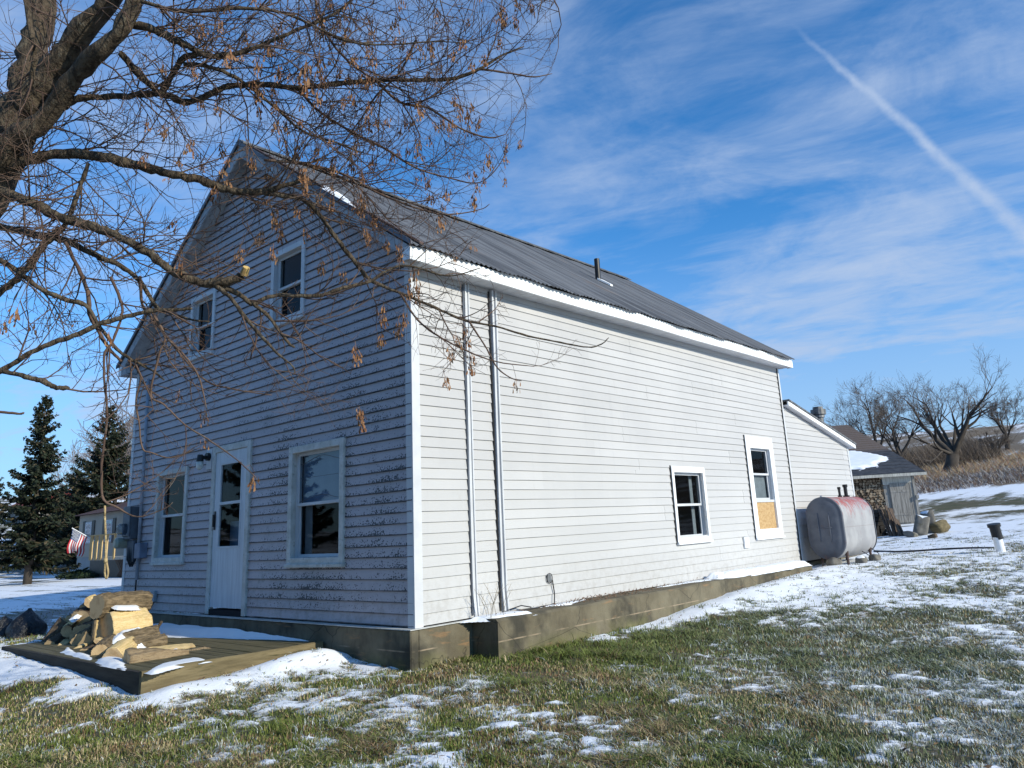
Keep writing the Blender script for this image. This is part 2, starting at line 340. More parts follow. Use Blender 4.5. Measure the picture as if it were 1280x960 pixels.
# ------------------------------------------------------------------ grass blades on the lawn
def make_grass():
    N = 760000
    # sample in camera polar coordinates so near grass gets more blades
    rr = np.exp(rng.uniform(np.log(3.6), np.log(24), N)); aa = rng.uniform(-.80, .80, N)
    fx, fy = -sin(YAW), cos(YAW); rx, ry = cos(YAW), sin(YAW)
    ca, sa = np.cos(aa), np.sin(aa)
    x = CAM[0]+rr*(ca*fx+sa*rx); y = CAM[1]+rr*(ca*fy+sa*ry)
    sm = snow_mask(x, y)
    ok = ~((x < np.where(y < .71, .06, .42)) & (x > -7.2) & (y > -.1) & (y < 13)) & ~((x > -5.4) & (x < -1.28) & (y > -2.02) & (y < 0))
    den = ss(sm, .80, -.12)*.97+.03*ss(sm, .95, .4)
    den = den*ss(rr, 24, 15)*(.35+.65*ss(fbm(x*2.7+5, y*2.7, 3, 83), .28, .48))
    den = den*np.where(ss(seg_d(x, y, -7.0, .2, -12, .6)[0], 1.5, .7) > .5, .15, 1)
    ok &= rng.random(N) < den
    x, y, sm, rr = x[ok], y[ok], sm[ok], rr[ok]; n = len(x)
    z = gz(x, y)
    cl = fbm(x*1.6, y*1.6, 3, 31); cl2 = fbm(x*5, y*5, 2, 37); lush = np.zeros(n)
    for (lx, ly, R) in ((1.0, 2.6, .75), (1.4, 4.2, .9), (1.0, 1.5, .6), (1.9, 5.6, 1.0), (2.6, 6.6, .8)):
        lush = np.maximum(lush, np.exp(-((x-lx)**2+(y-ly)**2)/R**2))
    near_f = np.exp(-((x-.5)/.25)**2)*((y > .6) & (y < 4.5))
    h = (.013+.016*rng.random(n)+.018*ss(cl2, .5, .78))*(1+.55*lush+.9*near_f*rng.random(n))*(1-.45*ss(sm, -.05, .5))
    tuft = ss(fbm(x*3.3+2, y*3.3, 2, 87), .60, .78); h = h*(1+.8*tuft)*np.where(rng.random(n) < .04, 1.35, 1)
    wd = (.0019+.0016*rng.random(n))*np.maximum(1, rr/6)**.8
    an = rng.uniform(0, 2*pi, n); le = rng.uniform(.1, 1.1, n)*h*(1+2.4*ss(fbm(x*1.9+7, y*1.9, 2, 89), .46, .64)); dx, dy = np.cos(an), np.sin(an)
    ta = an+pi/2+rng.normal(0, .5, n); wx, wy = np.cos(ta)*wd, np.sin(ta)*wd
    b0 = np.stack([x-wx, y-wy, z-.008], 1); b1 = np.stack([x+wx, y+wy, z-.008], 1)
    mx, my, mz = x+dx*le*.35, y+dy*le*.35, z+h*.62
    m0 = np.stack([mx-wx*.75, my-wy*.75, mz], 1); m1 = np.stack([mx+wx*.75, my+wy*.75, mz], 1)
    t = np.stack([x+dx*le, y+dy*le, z+h], 1)
    V = np.stack([b0, b1, m1, m0, t], 1).reshape(-1, 3)
    i = np.arange(n)*5
    F = np.concatenate([np.stack([i, i+1, i+2], 1), np.stack([i, i+2, i+3], 1), np.stack([i+3, i+2, i+4], 1)])
    # colours: green, straw, brown, frosted
    green = np.array([.145, .170, .034]); dgreen = np.array([.060, .084, .018]); straw = np.array([.40, .32, .18]); brown = np.array([.15, .095, .05]); frost = np.array([.40, .43, .41]); bl = np.array([.15, .17, .105])
    k = rng.random(n)[:, None]; right = ss((x-CAM[0])*RT[0]+(y-CAM[1])*RT[1], .2, 3.4)
    C = green*(1-k)+dgreen*k
    C = C*(1-right[:, None]*.75)+bl*right[:, None]*.75
    pst = np.clip(.17+1.4*(cl-.46)-.6*lush, .03, .6); r = rng.random(n)
    C = np.where((r < pst)[:, None], straw*(.5+.7*k), C)
    r = rng.random(n); C = np.where((r < np.clip(.18+1.5*(.48-fbm(x*2.3+9, y*2.3, 3, 77))-.3*lush, .03, .7)*(1-.6*right))[:, None], brown*(.6+k), C)
    r = rng.random(n); pf = np.clip(-.02+.5*(sm+.25)+.20*right+.45*ss(fbm(x*5+3, y*5, 3, 97, .7), .50, .66)*(.25+right), 0, .75)*(1-lush); C = np.where((r < pf)[:, None], frost*(.6+.7*k), C)
    C = C*1.25
    o = npmesh('lawn_grass', V, F, None)
    o.data.materials.clear()
    m, g, b = newmat('grass_blades'); g.put(b.inputs['Base Color'], g.attr('tint')[0]); b.inputs['Roughness'].default_value = .6
    o.data.materials.append(m); setattr_col(o, 'tint', np.repeat(C, 5, 0))
    tag(o, 'short frosted lawn grass poking through patchy snow', 'grass', kind='stuff')
    return n
print('grass', make_grass())
# fallen leaves and bits lying in the grass
mb = MB()
for i in range(2600):
    r_ = math.exp(random.uniform(math.log(3.8), math.log(14))); a_ = random.uniform(-.75, .72); x = CAM[0]+r_*(cos(a_)*-sin(YAW)+sin(a_)*cos(YAW)); y = CAM[1]+r_*(cos(a_)*cos(YAW)+sin(a_)*sin(YAW))
    if (x < .5 and y > -.15) or (-5.5 < x < -1.2 and y > -2.1): continue
    z = gz(x, y)+random.uniform(.004, .022); s_ = random.uniform(.008, .026); q = random.uniform(0, 6.3); t1, t2 = random.uniform(-.01, .012), random.uniform(-.01, .012)
    mb.quad((x+s_*cos(q), y+s_*sin(q), z+t1), (x-s_*.45*sin(q), y+s_*.45*cos(q), z+t2), (x-s_*cos(q), y-s_*sin(q), z-t1), (x+s_*.45*sin(q), y-s_*.45*cos(q), z+.006))
tag(mb.build('fallen_leaves', mk('fallen_leaf', (.10, .055, .03), (.24, .15, .08), 11, .9), recalc=False), 'small brown fallen leaves and bits scattered over the lawn', 'leaves', kind='stuff')# ------------------------------------------------------------------ materials
def siding_mat(name, dirt_shade):
    m, g, b = newmat(name); o = g.obj(); x, y, z = g.sep(o)
    c = g.mix(g.sstep(g.noise(o, .9, 4), .3, .7), (.44, .432, .43), (.475, .465, .46)) if not dirt_shade else g.mix(g.sstep(g.noise(o, .9, 4), .3, .7), (.41, .37, .39), (.45, .405, .42))  # front copy is darker: its shade painted in along with a dirt film
    c = g.mix(1., c, g.comb(*[g.lin(g.attr('tone')[2], 0., 1., .95, 1.03)]*3), 'MULTIPLY')
    c = g.mix(g.m('MULTIPLY', g.sstep(g.noise(g.v('MULTIPLY', o, (1, 1, .25)), 7., 5, .7), .62, .78), .35), c, (.30, .24, .20))
    c = g.mix(g.m('MULTIPLY', g.m('MULTIPLY', g.sstep(z, .7, .0), g.sstep(g.noise(o, 11., 5, .7), .42, .66)), .45), c, (.24, .21, .18))
    st = g.noise(g.v('MULTIPLY', o, (9, 9, .7)), 1., 5)
    c = g.mix(g.m('MULTIPLY', g.sstep(st, .55, .8), .22), c, (.30, .31, .33))
    # the vinyl is paler towards the ground on the side wall
    c = g.mix(g.m('MULTIPLY', g.sstep(z, 2.4, .2), .35 if not dirt_shade else .0), c, (.53, .53, .52))
    if dirt_shade:
        reg = g.m('MULTIPLY', g.lin(x, -5.0, -2.0, .45, 1.), g.m('MULTIPLY', g.lin(z, 3.6, 1.8, .45, 1.), g.sstep(z, .0, .25)))
        pat = g.sstep(g.noise(o, 1.5, 4), .28, .66)
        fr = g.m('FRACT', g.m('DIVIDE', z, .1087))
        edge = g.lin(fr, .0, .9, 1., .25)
        den = g.m('MULTIPLY', g.m('MULTIPLY', reg, pat), edge)
        den = g.m('ADD', den, g.m('MULTIPLY', edge, .22))
        v = g.n('ShaderNodeTexNoise'); g.put(v.inputs['Vector'], g.v('MULTIPLY', o, (1, 1, 1.4))); v.inputs['Scale'].default_value = 46; v.inputs['Detail'].default_value = 3
        sp = g.sstep(g.m('ADD', v.outputs[0], g.m('MULTIPLY', den, .295)), .735, .77)
        c = g.mix(g.m('MULTIPLY', sp, .9), c, (.02, .02, .022))
        lap_shade = g.m('MULTIPLY', g.m('ADD', g.sstep(fr, .11, .04), g.sstep(fr, .94, .985)), g.lin(g.noise(g.v('MULTIPLY', o, (1, 1, 1.)), 4., 4), .35, .65, .55, 1.), clamp=True)
        c = g.mix(lap_shade, c, (.025, .026, .03))  # shadow of the lap gap painted along each edge, with some grime
        grime = g.m('MULTIPLY', g.m('MULTIPLY', reg, g.sstep(g.noise(o, 3.2, 5), .45, .72)), .22)
        c = g.mix(grime, c, (.2, .2, .2))
        gr = g.m('MULTIPLY', g.sstep(g.noise(o, 2.6, 4), .58, .70), g.m('MULTIPLY', g.sstep(x, -3.4, -2.9), g.sstep(x, -1.9, -2.5)))
        c = g.mix(g.m('MULTIPLY', gr, .5), c, (.07, .09, .06))
    g.put(b.inputs['Base Color'], c); b.inputs['Roughness'].default_value = .55
    g.put(b.inputs['Normal'], g.bump(g.noise(g.v('MULTIPLY', o, (3, 3, 30)), 3., 4), .12, .004))
    return m
m_sfront = siding_mat('weathered_shaded_blue_grey_siding', True)
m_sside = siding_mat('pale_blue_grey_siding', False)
m_trim = mk('white_vinyl_trim', (.57, .58, .60), (.50, .51, .53), 2.5, .5, bump=.05)
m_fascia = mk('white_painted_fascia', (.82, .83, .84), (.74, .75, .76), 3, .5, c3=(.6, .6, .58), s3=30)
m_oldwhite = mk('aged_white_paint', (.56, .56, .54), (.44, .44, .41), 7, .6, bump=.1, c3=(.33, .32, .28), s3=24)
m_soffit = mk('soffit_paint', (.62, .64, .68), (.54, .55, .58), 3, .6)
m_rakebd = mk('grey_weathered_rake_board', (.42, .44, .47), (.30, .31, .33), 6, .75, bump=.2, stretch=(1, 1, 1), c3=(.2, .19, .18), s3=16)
m_dark = mk('dark_interior', (.012, .013, .016), rough=.9)
m_backing = mk('blue_grey_backing', (.25, .33, .42), (.20, .27, .36), 3, .8)
m_greyblind = mk('grey_screen', (.24, .26, .28), (.20, .22, .24), 8, .8)
m_black = mk('black_plastic', (.012, .012, .014), (.022, .022, .024), 8, .45)
m_rust = mk('rusty_drip_edge', (.055, .035, .032), (.10, .06, .05), 9, .7, c3=(.16, .14, .13), s3=11)
m_metalgrey = mk('grey_metal_box', (.12, .135, .16), (.09, .10, .12), 6, .5, metal=.3)
m_galv = mk('galvanised_pipe', (.22, .22, .225), (.12, .12, .12), 7, .5, metal=.5)
def concrete():
    m, g, b = newmat('weathered_concrete'); o = g.obj(); x, y, z = g.sep(o)
    c = g.mix(g.sstep(g.noise(o, 2.2, 6, .65), .3, .7), (.11, .092, .06), (.18, .157, .107))
    c = g.mix(g.m('MULTIPLY', g.sstep(g.noise(g.v('MULTIPLY', o, (3.2, 3.2, .8)), 1.3, 6, .75), .46, .74), .7), c, (.06, .052, .038))
    c = g.mix(g.m('MULTIPLY', g.sstep(g.noise(g.v('ADD', o, (5, 1, 0)), 1.2, 4), .50, .64), .8), c, (.03, .029, .024))
    c = g.mix(g.m('MULTIPLY', g.m('MULTIPLY', g.sstep(z, -.18, -.40), g.sstep(g.noise(o, 4, 5), .35, .6)), .6), c, (.15, .145, .05))
    rst = g.m('MULTIPLY', g.sstep(g.noise(g.v('MULTIPLY', o, (1, 1, 6)), 2.1, 4), .6, .7), .5)
    c = g.mix(rst, c, (.30, .17, .08))
    vc = g.n('ShaderNodeTexVoronoi', feature='DISTANCE_TO_EDGE'); g.put(vc.inputs['Vector'], g.v('ADD', g.v('MULTIPLY', o, (1, 1, 1.5)), g.v('SCALE', g.n('ShaderNodeTexNoise').outputs['Color'], .25))); vc.inputs['Scale'].default_value = .8
    c = g.mix(g.m('MULTIPLY', g.sstep(vc.outputs[0], .006, .0015), .55), c, (.02, .018, .014))
    fl = g.m('ABSOLUTE', g.m('SUBTRACT', z, -.215)); c = g.mix(g.m('MULTIPLY', g.sstep(fl, .009, .003), g.sstep(g.noise(o, 2.5, 4), .45, .6)), c, (.28, .22, .15))
    g.put(b.inputs['Base Color'], c); b.inputs['Roughness'].default_value = .9
    g.put(b.inputs['Normal'], g.bump(g.m('ADD', g.noise(o, 28, 6, .7), g.noise(o, 5, 3)), .6, .012)); return m
m_conc = concrete()
def roofmetal():
    m, g, b = newmat('weathered_corrugated_metal'); o = g.obj(); x, y, z = g.sep(o)
    c = g.mix(g.sstep(g.noise(g.v('MULTIPLY', o, (.35, 9, .35)), 1.2, 6), .36, .64), (.085, .088, .096), (.19, .195, .205))
    c = g.mix(g.m('MULTIPLY', g.sstep(g.noise(g.v('MULTIPLY', o, (.35, 14, .35)), 1.2, 5), .55, .72), .6), c, (.045, .046, .05))
    c = g.mix(g.m('MULTIPLY', g.sstep(g.noise(o, 1.6, 5), .58, .72), .45), c, (.22, .17, .14))
    g.put(b.inputs['Base Color'], c); b.inputs['Roughness'].default_value = .6; b.inputs['Metallic'].default_value = .2
    return m
m_roof = roofmetal()
def glass(name, tint=(.75, .8, .82), ior=1.5, extra=0.):
    m = bpy.data.materials.new(name); m.use_nodes = True; nt = m.node_tree; nt.nodes.clear(); g = G(nt)
    tr = g.n('ShaderNodeBsdfTransparent'); tr.inputs[0].default_value = (*tint, 1)
    gl = g.n('ShaderNodeBsdfGlossy'); gl.inputs['Roughness'].default_value = .015
    fr = g.n('ShaderNodeFresnel'); fr.inputs[0].default_value = ior
    nz = g.n('ShaderNodeBump'); nz.inputs['Strength'].default_value = .03; nz.inputs['Distance'].default_value = .02
    g.put(nz.inputs['Height'], g.noise(g.obj(), 2.2, 2)); g.put(gl.inputs['Normal'], nz.outputs[0])
    mx = g.n('ShaderNodeMixShader'); g.put(mx.inputs[0], g.m('ADD', g.m('MULTIPLY', fr.outputs[0], .42), extra, clamp=True)); g.put(mx.inputs[1], tr.outputs[0]); g.put(mx.inputs[2], gl.outputs[0])
    out = g.n('ShaderNodeOutputMaterial'); g.put(out.inputs[0], mx.outputs[0]); return m
m_glass = glass('window_glass')
m_glass_hi = glass('reflective_window_glass', (.7, .78, .85), 1.5, .06)
m_snow = mk('clean_snow', (.80, .83, .88), (.86, .88, .91), 4, .75, bump=.35, bscale=22)
m_osb = mk('plywood_board', (.40, .25, .11), (.50, .34, .17), 12, .8, bump=.2, c3=(.30, .18, .08), s3=30, stretch=(1, 1, 2))

# ------------------------------------------------------------------ house
W, L, H = 6.97, 9.22, 3.655
EX, EZ, SL = .255, 3.80, .698           # eave edge x, roof plane height there, slope
RX = -W/2; YF, YB = -.22, L+.19
def zr(x): return EZ+(EX-x)*SL if x >= RX else EZ+(x-(2*RX-EX))*SL
RZ = zr(RX)
house = empty('farmhouse', (0, 0, 0)); tag(house, 'old two storey farmhouse with blue grey siding and corrugated metal roof', 'house')
def front(s, t, z): return (s, -t, z)
def side(s, t, z): return (t, s, z)
CH = .1087
def siding(mp, bounds, z_top, opens, name, mat, breaks=(), sag=True, seed=0):
    """lapped boards: real saw-tooth courses, cut round the openings; bounds(z) -> (s0, s1)"""
    mb = MB(); k = 0; z = 0.; tone = []
    lip = .0185 if mat is m_sfront else .013
    def wob(s, z0): return .0022*(vnoise(np.array(s*1.7), np.array(z0*9.), seed)-.5)*2
    while z < z_top-1e-4:
        z0, z1 = z, min(z+CH, z_top); cuts = sorted({z0, z1, *[q for o in opens for q in o[2:] if z0 < q < z1], *[q for q in breaks if z0 < q < z1]})
        for a, b in zip(cuts[:-1], cuts[1:]):
            zm = (a+b)/2
            A0, A1 = bounds(a); B0, B1 = bounds(b-1e-6)
            iv = [(0., 1.)]
            ob = sorted((o[0], o[1]) for o in opens if o[2] < zm < o[3])
            spans = []; cur0, cur1 = A0, B0
            for (p, q) in ob: spans.append((cur0, cur1, p, p)); cur0, cur1 = q, q
            spans.append((cur0, cur1, A1, B1))
            for (a0, b0, a1, b1) in spans:
                if a1-a0 < .005 and b1-b0 < .005: continue
                da = lip*(1-(a-z0)/CH)+.002; db = lip*(1-(b-z0)/CH)+.002
                kk = k//2; off_ = 3.66*float(_hash(np.array([kk*7.]), np.array([3.]), 11+seed)[0])
                fr_ = sorted({0., 1., *[(q-a0)/(a1-a0) for q in np.arange(off_-20, 20, 3.66) if a0+.02 < q < a1-.02], *np.linspace(0, 1, max(2, int((a1-a0)/.33)+1))}) if a1-a0 > .02 else [0., 1.]
                for f0, f1 in zip(fr_[:-1], fr_[1:]):
                    s0, s1 = a0+(a1-a0)*f0, a0+(a1-a0)*f1; u0, u1 = b0+(b1-b0)*f0, b0+(b1-b0)*f1
                    pn_ = math.floor(((s0+s1)/2-off_)/3.66); hh_ = float(_hash(np.array([kk*1.]), np.array([pn_*1.]), 5+seed)[0]); ex = .0015*((pn_ % 2))
                    j0, j1 = (wob(s0, z0), wob(s1, z0)) if a == z0 else (0, 0)
                    n_before = len(mb.v)
                    mb.quad(mp(s0, da+j0+ex, a+j0), mp(s1, da+j1+ex, a+j1), mp(u1, db+ex, b), mp(u0, db+ex, b))
                    if a == z0: mb.quad(mp(s0, -.004, a+j0), mp(s1, -.004, a+j1), mp(s1, da+j1+ex, a+j1), mp(s0, da+j0+ex, a+j0))
                    tone += [hh_]*(len(mb.v)-n_before)
        k += 1
        z += CH
    mb.tone = tone
    return mb.build(name, mat, house, recalc=False)

# openings (s0, s1, z0, z1), inner edges of the trim
WIN_F = [(-2.26, -1.14, .60, 1.96), (-5.92, -4.92, .66, 1.98), (-2.83, -2.03, 3.59, 4.60), (-5.13, -4.37, 3.57, 4.52)]
WIN_S = [(4.90, 5.88, .55, 1.65), (7.42, 8.50, .50, 2.24)]
DOOR = (-4.19, -3.17, .03, 2.165)
TR = .085
def inner(w, t=TR): return (w[0]+t-.01, w[1]-t+.01, w[2]+t-.01, w[3]-t+.01)
opF = [inner(q) for q in WIN_F]+[(DOOR[0]+.05, DOOR[1]-.05, -.01, DOOR[3]-.05)]
opS = [inner(q) for q in WIN_S]
def gable(z):
    if z <= H-.02: return (-W, 0.)
    x1 = EX-(z+.09-EZ)/SL; x0 = 2*RX-x1
    return (max(-W, x0), min(0., x1))
zt = RZ-.10
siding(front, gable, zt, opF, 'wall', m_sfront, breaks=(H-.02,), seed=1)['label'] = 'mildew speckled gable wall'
siding(side, lambda z: (0., L), H, opS, 'wall', m_sside, seed=2)['label'] = 'sunlit side wall'
mb = MB()   # the two walls out of sight
mb.box(-W, -W+.03, .04, L-.02, 0, H); mb.poly([(-W, L, 0), (0, L, 0), (0, L, H), (RX, L, RZ-.12), (-W, L, H)])
mb.build('wall', m_sside, house)
# corner posts
mb = MB(); mb.box(-.085, .019, -.021, 0, -.012, H); mb.box(0, .021, -.0215, .085, -.0121, H)
mb.build('corner_trim', m_trim, house)
mb = MB(); mb.box(-W-.01, -W+.075, -.021, 0, -.012, H+.02); mb.build('corner_trim', m_trim, house)
mb = MB(); mb.box(0, .021, L-.05, L+.012, -.012, H); mb.build('corner_trim', m_trim, house)
# vertical channels on the sunlit wall, each flaring a little at the foot
for (s, wd, dp) in ((.79, .035, .032), (1.215, .04, .055)):
    mb = MB(); zs = [(0.0, .015), (.25, .0), (1.5, .0), (3.64, .012)] 
    for k, ((za, oa), (zb, ob)) in enumerate(zip(zs[:-1], zs[1:])):
        for (q0, q1, dd) in ((-wd, -wd*.45, dp), (-wd*.45, wd*.5, dp*.55), (wd*.5, wd, dp)):
            A = [(.012, s+oa*1.3+q0, za), (.012, s+oa*1.3+q1, za), (dd, s+oa*1.3+q1, za), (dd, s+oa*1.3+q0, za)]
            Bv = [(.012, s+ob*1.3+q0, zb), (.012, s+ob*1.3+q1, zb), (dd, s+ob*1.3+q1, zb), (dd, s+ob*1.3+q0, zb)]
            n = len(mb.v); mb.v += A+Bv
            for i in range(4): j = (i+1) % 4; mb.f.append((n+i, n+j, n+4+j, n+4+i)); mb.mi.append(0)
            mb.f.append((n, n+1, n+2, n+3)); mb.f.append((n+4, n+5, n+6, n+7)); mb.mi += [0, 0]
    mb.box(.0125, .03, s-wd-.016, s-wd-.002, .02, 3.62, 1)  # dark strip standing in for the shadow beside the channel
    mb.build('wall_channel', [m_trim, m_black if wd > .036 else m_metalgrey], house)
# foundation
mb = MB()
mb.box(-W-.05, .05, -.10, 0, -.95, -.022)
mb.box(-.3, .05, 0, .72, -.95, -.0225)
mb.build('foundation', m_conc, house, bevel=.012)
def rough_box(x0, x1, y0, y1, z0, z1, amp, n=40):
    mb = MB(); ys = np.linspace(y0, y1, n); prof = []
    rowz = [z0, z0+.3*(z1-z0), z0+.62*(z1-z0), z1-.02, z1]
    for y in ys:
        e = amp*(vnoise(np.array([y*1.3]), np.array([0.]), 5)[0]-.5); t = amp*(vnoise(np.array([y*2.3]), np.array([4.]), 5)[0]-.5)
        prof.append([(x1+e, y, rowz[0]), (x1+e*.5, y, rowz[1]), (x1+e, y, rowz[2]), (x1+e*.3, y, rowz[3]+t*.5), (x1-.025, y, z1+t), (x0, y, z1+t)])
    for a, b in zip(prof[:-1], prof[1:]):
        for i in range(5): mb.quad(a[i], b[i], b[i+1], a[i+1])
    mb.poly(prof[0]+[(x0, y0, z0)]); mb.poly(prof[-1]+[(x0, y1, z0)])
    return mb
rough_box(-.3, .41, .72, 8.65, -.95, -.012, .03).build('foundation', m_conc, house)
mb = MB(); mb.box(-.3, .05, 8.66, L+3.3, -.6, -.0235); mb.build('foundation', m_conc, house)
mb = MB(); mb.box(-W-.07, .064, -.115, -.002, -.021, -.013); mb.box(-.002, .064, -.002, .72, -.0212, -.0132); mb.build('flashing', m_oldwhite, house)
# roof: corrugated sheets, one per slope
def roof_sheet(sgn):
    ncol = 760; ys = np.linspace(YF-.03, YB+.03, ncol); ts = np.array([0, .03, .2, .4, .6, .8, 1.])
    ed = .035*(fbm(ys*2.5, ys*0, 3, 61)-.5)+.02*(np.floor(ys/.66) % 2)*.6
    rows = []
    for t in ts:
        x = (EX+.05)*(1-t)+RX*t; x = x+(ed*1.0 if t == 0 else 0)
        z = EZ+.03+(EX-x)*SL+.011*np.sin(ys*2*pi/.076)+.006*np.sin(ys*2*pi/.66)+.02*(fbm(ys*.9, ys*0+t*3, 3, 63)-.5)
        xx = x*np.ones(ncol) if sgn > 0 else (2*RX-x)*np.ones(ncol)
        rows.append(np.stack([xx, ys, z], 1))
    V = np.concatenate(rows); n = len(ts); i = (np.arange(n-1)[:, None]*ncol+np.arange(ncol-1)[None]).ravel()
    return V, np.stack([i, i+1, i+ncol+1, i+ncol], 1)
V1, F1 = roof_sheet(1); V2, F2 = roof_sheet(-1)
roof = npmesh('roof', np.vstack([V1, V2]), np.vstack([F1, F2+len(V1)]), m_roof, house, smooth=False)
mb = MB()
for sg in (1, -1):   # decking under the sheets, closes the overhang from below
    f = (lambda x: x) if sg > 0 else (lambda x: 2*RX-x)
    a, c = EX-.02, RX
    mb.prism([(f(a), YF+.03, EZ-.015), (f(c), YF+.03, RZ-.015), (f(c), YF+.03, RZ-.06), (f(a), YF+.03, EZ-.06)], (0, YB-YF-.06, 0))
mb.build('roof_boards', m_rakebd, house)
mb = MB(); pts = [(RX+dx, 0, RZ+.05+dz) for dx, dz in ((-.16, -.075), (-.02, .025), (.02, .025), (.16, -.075), (.15, -.09), (0, .005), (-.15, -.09))]
mb.prism([(p[0], YF-.02, p[2]) for p in pts], (0, YB-YF+.04, 0)); mb.build('ridge_cap', m_roof, roof)
# rake boards on the front gable and rear gable
for sg, nm in ((1, ''), (-1, '')):
    f = (lambda x: x) if sg > 0 else (lambda x: 2*RX-x)
    mb = MB()
    mb.prism([(f(EX-.02), YF, EZ), (f(RX), YF, RZ), (f(RX), YF, RZ-.185), (f(EX-.02), YF, EZ-.155)], (0, .025, 0))
    mb.build('rake_board', m_rakebd, house)
    mb = MB()
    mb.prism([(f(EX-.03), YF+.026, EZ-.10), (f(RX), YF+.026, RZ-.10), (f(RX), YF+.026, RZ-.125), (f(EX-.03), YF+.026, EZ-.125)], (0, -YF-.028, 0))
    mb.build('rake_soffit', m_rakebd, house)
    mb = MB()
    mb.prism([(f(EX+.05), YF-.032, EZ+.035), (f(RX), YF-.032, RZ+.055), (f(RX), YF-.032, RZ-.01), (f(EX+.05), YF-.032, EZ-.02)], (0, .012, 0), 1)
    mb.prism([(f(EX+.04), YF+.10, EZ+.052), (f(RX), YF+.10, RZ+.062), (f(RX), YF+.10, RZ+.03), (f(EX+.04), YF+.10, EZ+.02)], (0, .055, 0), 0)
    mb.build('drip_edge', [m_rust, m_metalgrey], house)
    mb = MB(); mb.prism([(f(EX-.02), YB, EZ), (f(RX), YB, RZ), (f(RX), YB, RZ-.185), (f(EX-.02), YB, EZ-.155)], (0, -.025, 0)); mb.build('rake_board', m_fascia, house)
    # eave fascia, slightly wavy, and soffit
    mb = MB(); ys = np.linspace(YF-.002, YB+.002, 60)
    top = EZ-.005+.013*np.where(ys < 2.2, np.sin((ys+.2)*4.2), 0)*(1 if sg > 0 else 0)+.006*np.sin(ys*2.3); out = EX+.003+.012*np.sin(ys*1.9)*ss(ys, 0, 1)
    for i in range(59):
        mb.quad((f(out[i]), ys[i], H-.01), (f(out[i+1]), ys[i+1], H-.01), (f(out[i+1]), ys[i+1], top[i+1]), (f(out[i]), ys[i], top[i]))
        mb.quad((f(out[i]-.03), ys[i], H-.01), (f(out[i+1]-.03), ys[i+1], H-.01), (f(out[i+1]), ys[i+1], H-.01), (f(out[i]), ys[i], H-.01))
        mb.quad((f(out[i]), ys[i], top[i]), (f(out[i+1]), ys[i+1], top[i+1]), (f(out[i+1]-.03), ys[i+1], top[i+1]), (f(out[i]-.03), ys[i], top[i]))
    for i in (0, 59): mb.quad((f(out[i]), ys[i], H-.01), (f(out[i]), ys[i], top[i]), (f(out[i]-.12), ys[i], top[i]), (f(out[i]-.12), ys[i], H-.01))
    mb.build('fascia', m_fascia, house)
    mb = MB(); 
    n = 62
    for i in range(n):
        y0 = YF+.03+(YB-YF-.06)*i/n; y1 = YF+.03+(YB-YF-.06)*(i+1)/n-.006
        mb.box(min(f(-.02), f(EX-.03)), max(f(-.02), f(EX-.03)), y0, y1, H, H+.012)
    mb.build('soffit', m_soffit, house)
mb = MB(); mb.box(.0135, .026, L-.074, L-.052, .02, H-.02); mb.build('joint_shade_strip', m_black, house)  # black strip drawn as the shadow line at the wall joint
# gable eave returns
mb = MB(); mb.prism([(-W-EX+.02, YF+.002, H-.012), (-W+.02, YF+.002, H-.012), (-W+.02, YF+.002, EZ-.02), (-W-EX+.02, YF+.002, EZ-.02)], (0, .18, 0)); mb.build('eave_return', m_rakebd, house)
mb = MB(); mb.prism([(EX-.125, YF+.004, H-.008), (EX-.01, YF+.004, H-.008), (EX-.01, YF+.004, EZ-.02), (EX-.125, YF+.004, EZ-.05)], (0, .18, 0)); mb.build('eave_return', m_rakebd, house)
# vent pipe through the roof
vx, vy = -1.66, 5.77; vz = zr(vx)+.04
mb = MB(); mb.tube([(vx, vy, vz-.1), (vx, vy, vz+.40)], .05, 14); mb.tube([(vx, vy, vz+.401), (vx, vy, vz+.402)], .042, 14)
vp = mb.build('vent_pipe', m_black, roof, smooth=False)
mb = MB(); mb.prism([(vx+.14+sx_*.09, vy+sy_*.10, zr(vx+.14+sx_*.09)+.045) for sx_, sy_ in ((-1, -1), (1.6, -.4), (1.4, .6), (-1, 1))], (0, 0, .035)); mb.build('pipe_flashing', m_fascia, roof)

# ------------------------------------------------------------------ windows and door
def recess(mp, q, depth, parent, back_mat=m_dark):
    s0, s1, z0, z1 = q; mb = MB(); t0, t1 = -.075, -depth
    mb.quad(mp(s0-.2, t1, z0-.2), mp(s1+.2, t1, z0-.2), mp(s1+.2, t1, z1+.2), mp(s0-.2, t1, z1+.2))
    for (a, b_) in (((s0, z0), (s1, z0)), ((s1, z0), (s1, z1)), ((s1, z1), (s0, z1)), ((s0, z1), (s0, z0))):
        ex = lambda p, e: (p[0]+e*(1 if p[0] == s1 else -1), p[1]+e*(1 if p[1] == z1 else -1))
        A, B = ex(a, .2), ex(b_, .2)
        mb.quad(mp(a[0], t0, a[1]), mp(b_[0], t0, b_[1]), mp(B[0], t1, B[1]), mp(A[0], t1, A[1]))
    mb.build('room_recess', back_mat, parent)
def bars(mp, q, w, t0, t1, mats, name, parent, bot=None, top=None, bevel=.004):
    s0, s1, z0, z1 = q; bot = w if bot is None else bot; top = w if top is None else top
    mb = MB(); mb.box(s0, s0+w, t0, t1, z0, z1); mb.box(s1-w, s1, t0, t1, z0, z1)
    mb.box(s0+w+.0005, s1-w-.0005, t0, t1-.001, z1-top, z1); mb.box(s0+w+.0005, s1-w-.0005, t0, t1-.001, z0, z0+bot)
    mb.map(lambda s, t, z: mp(s, t, z)); return mb.build(name, mats, parent, bevel=bevel)
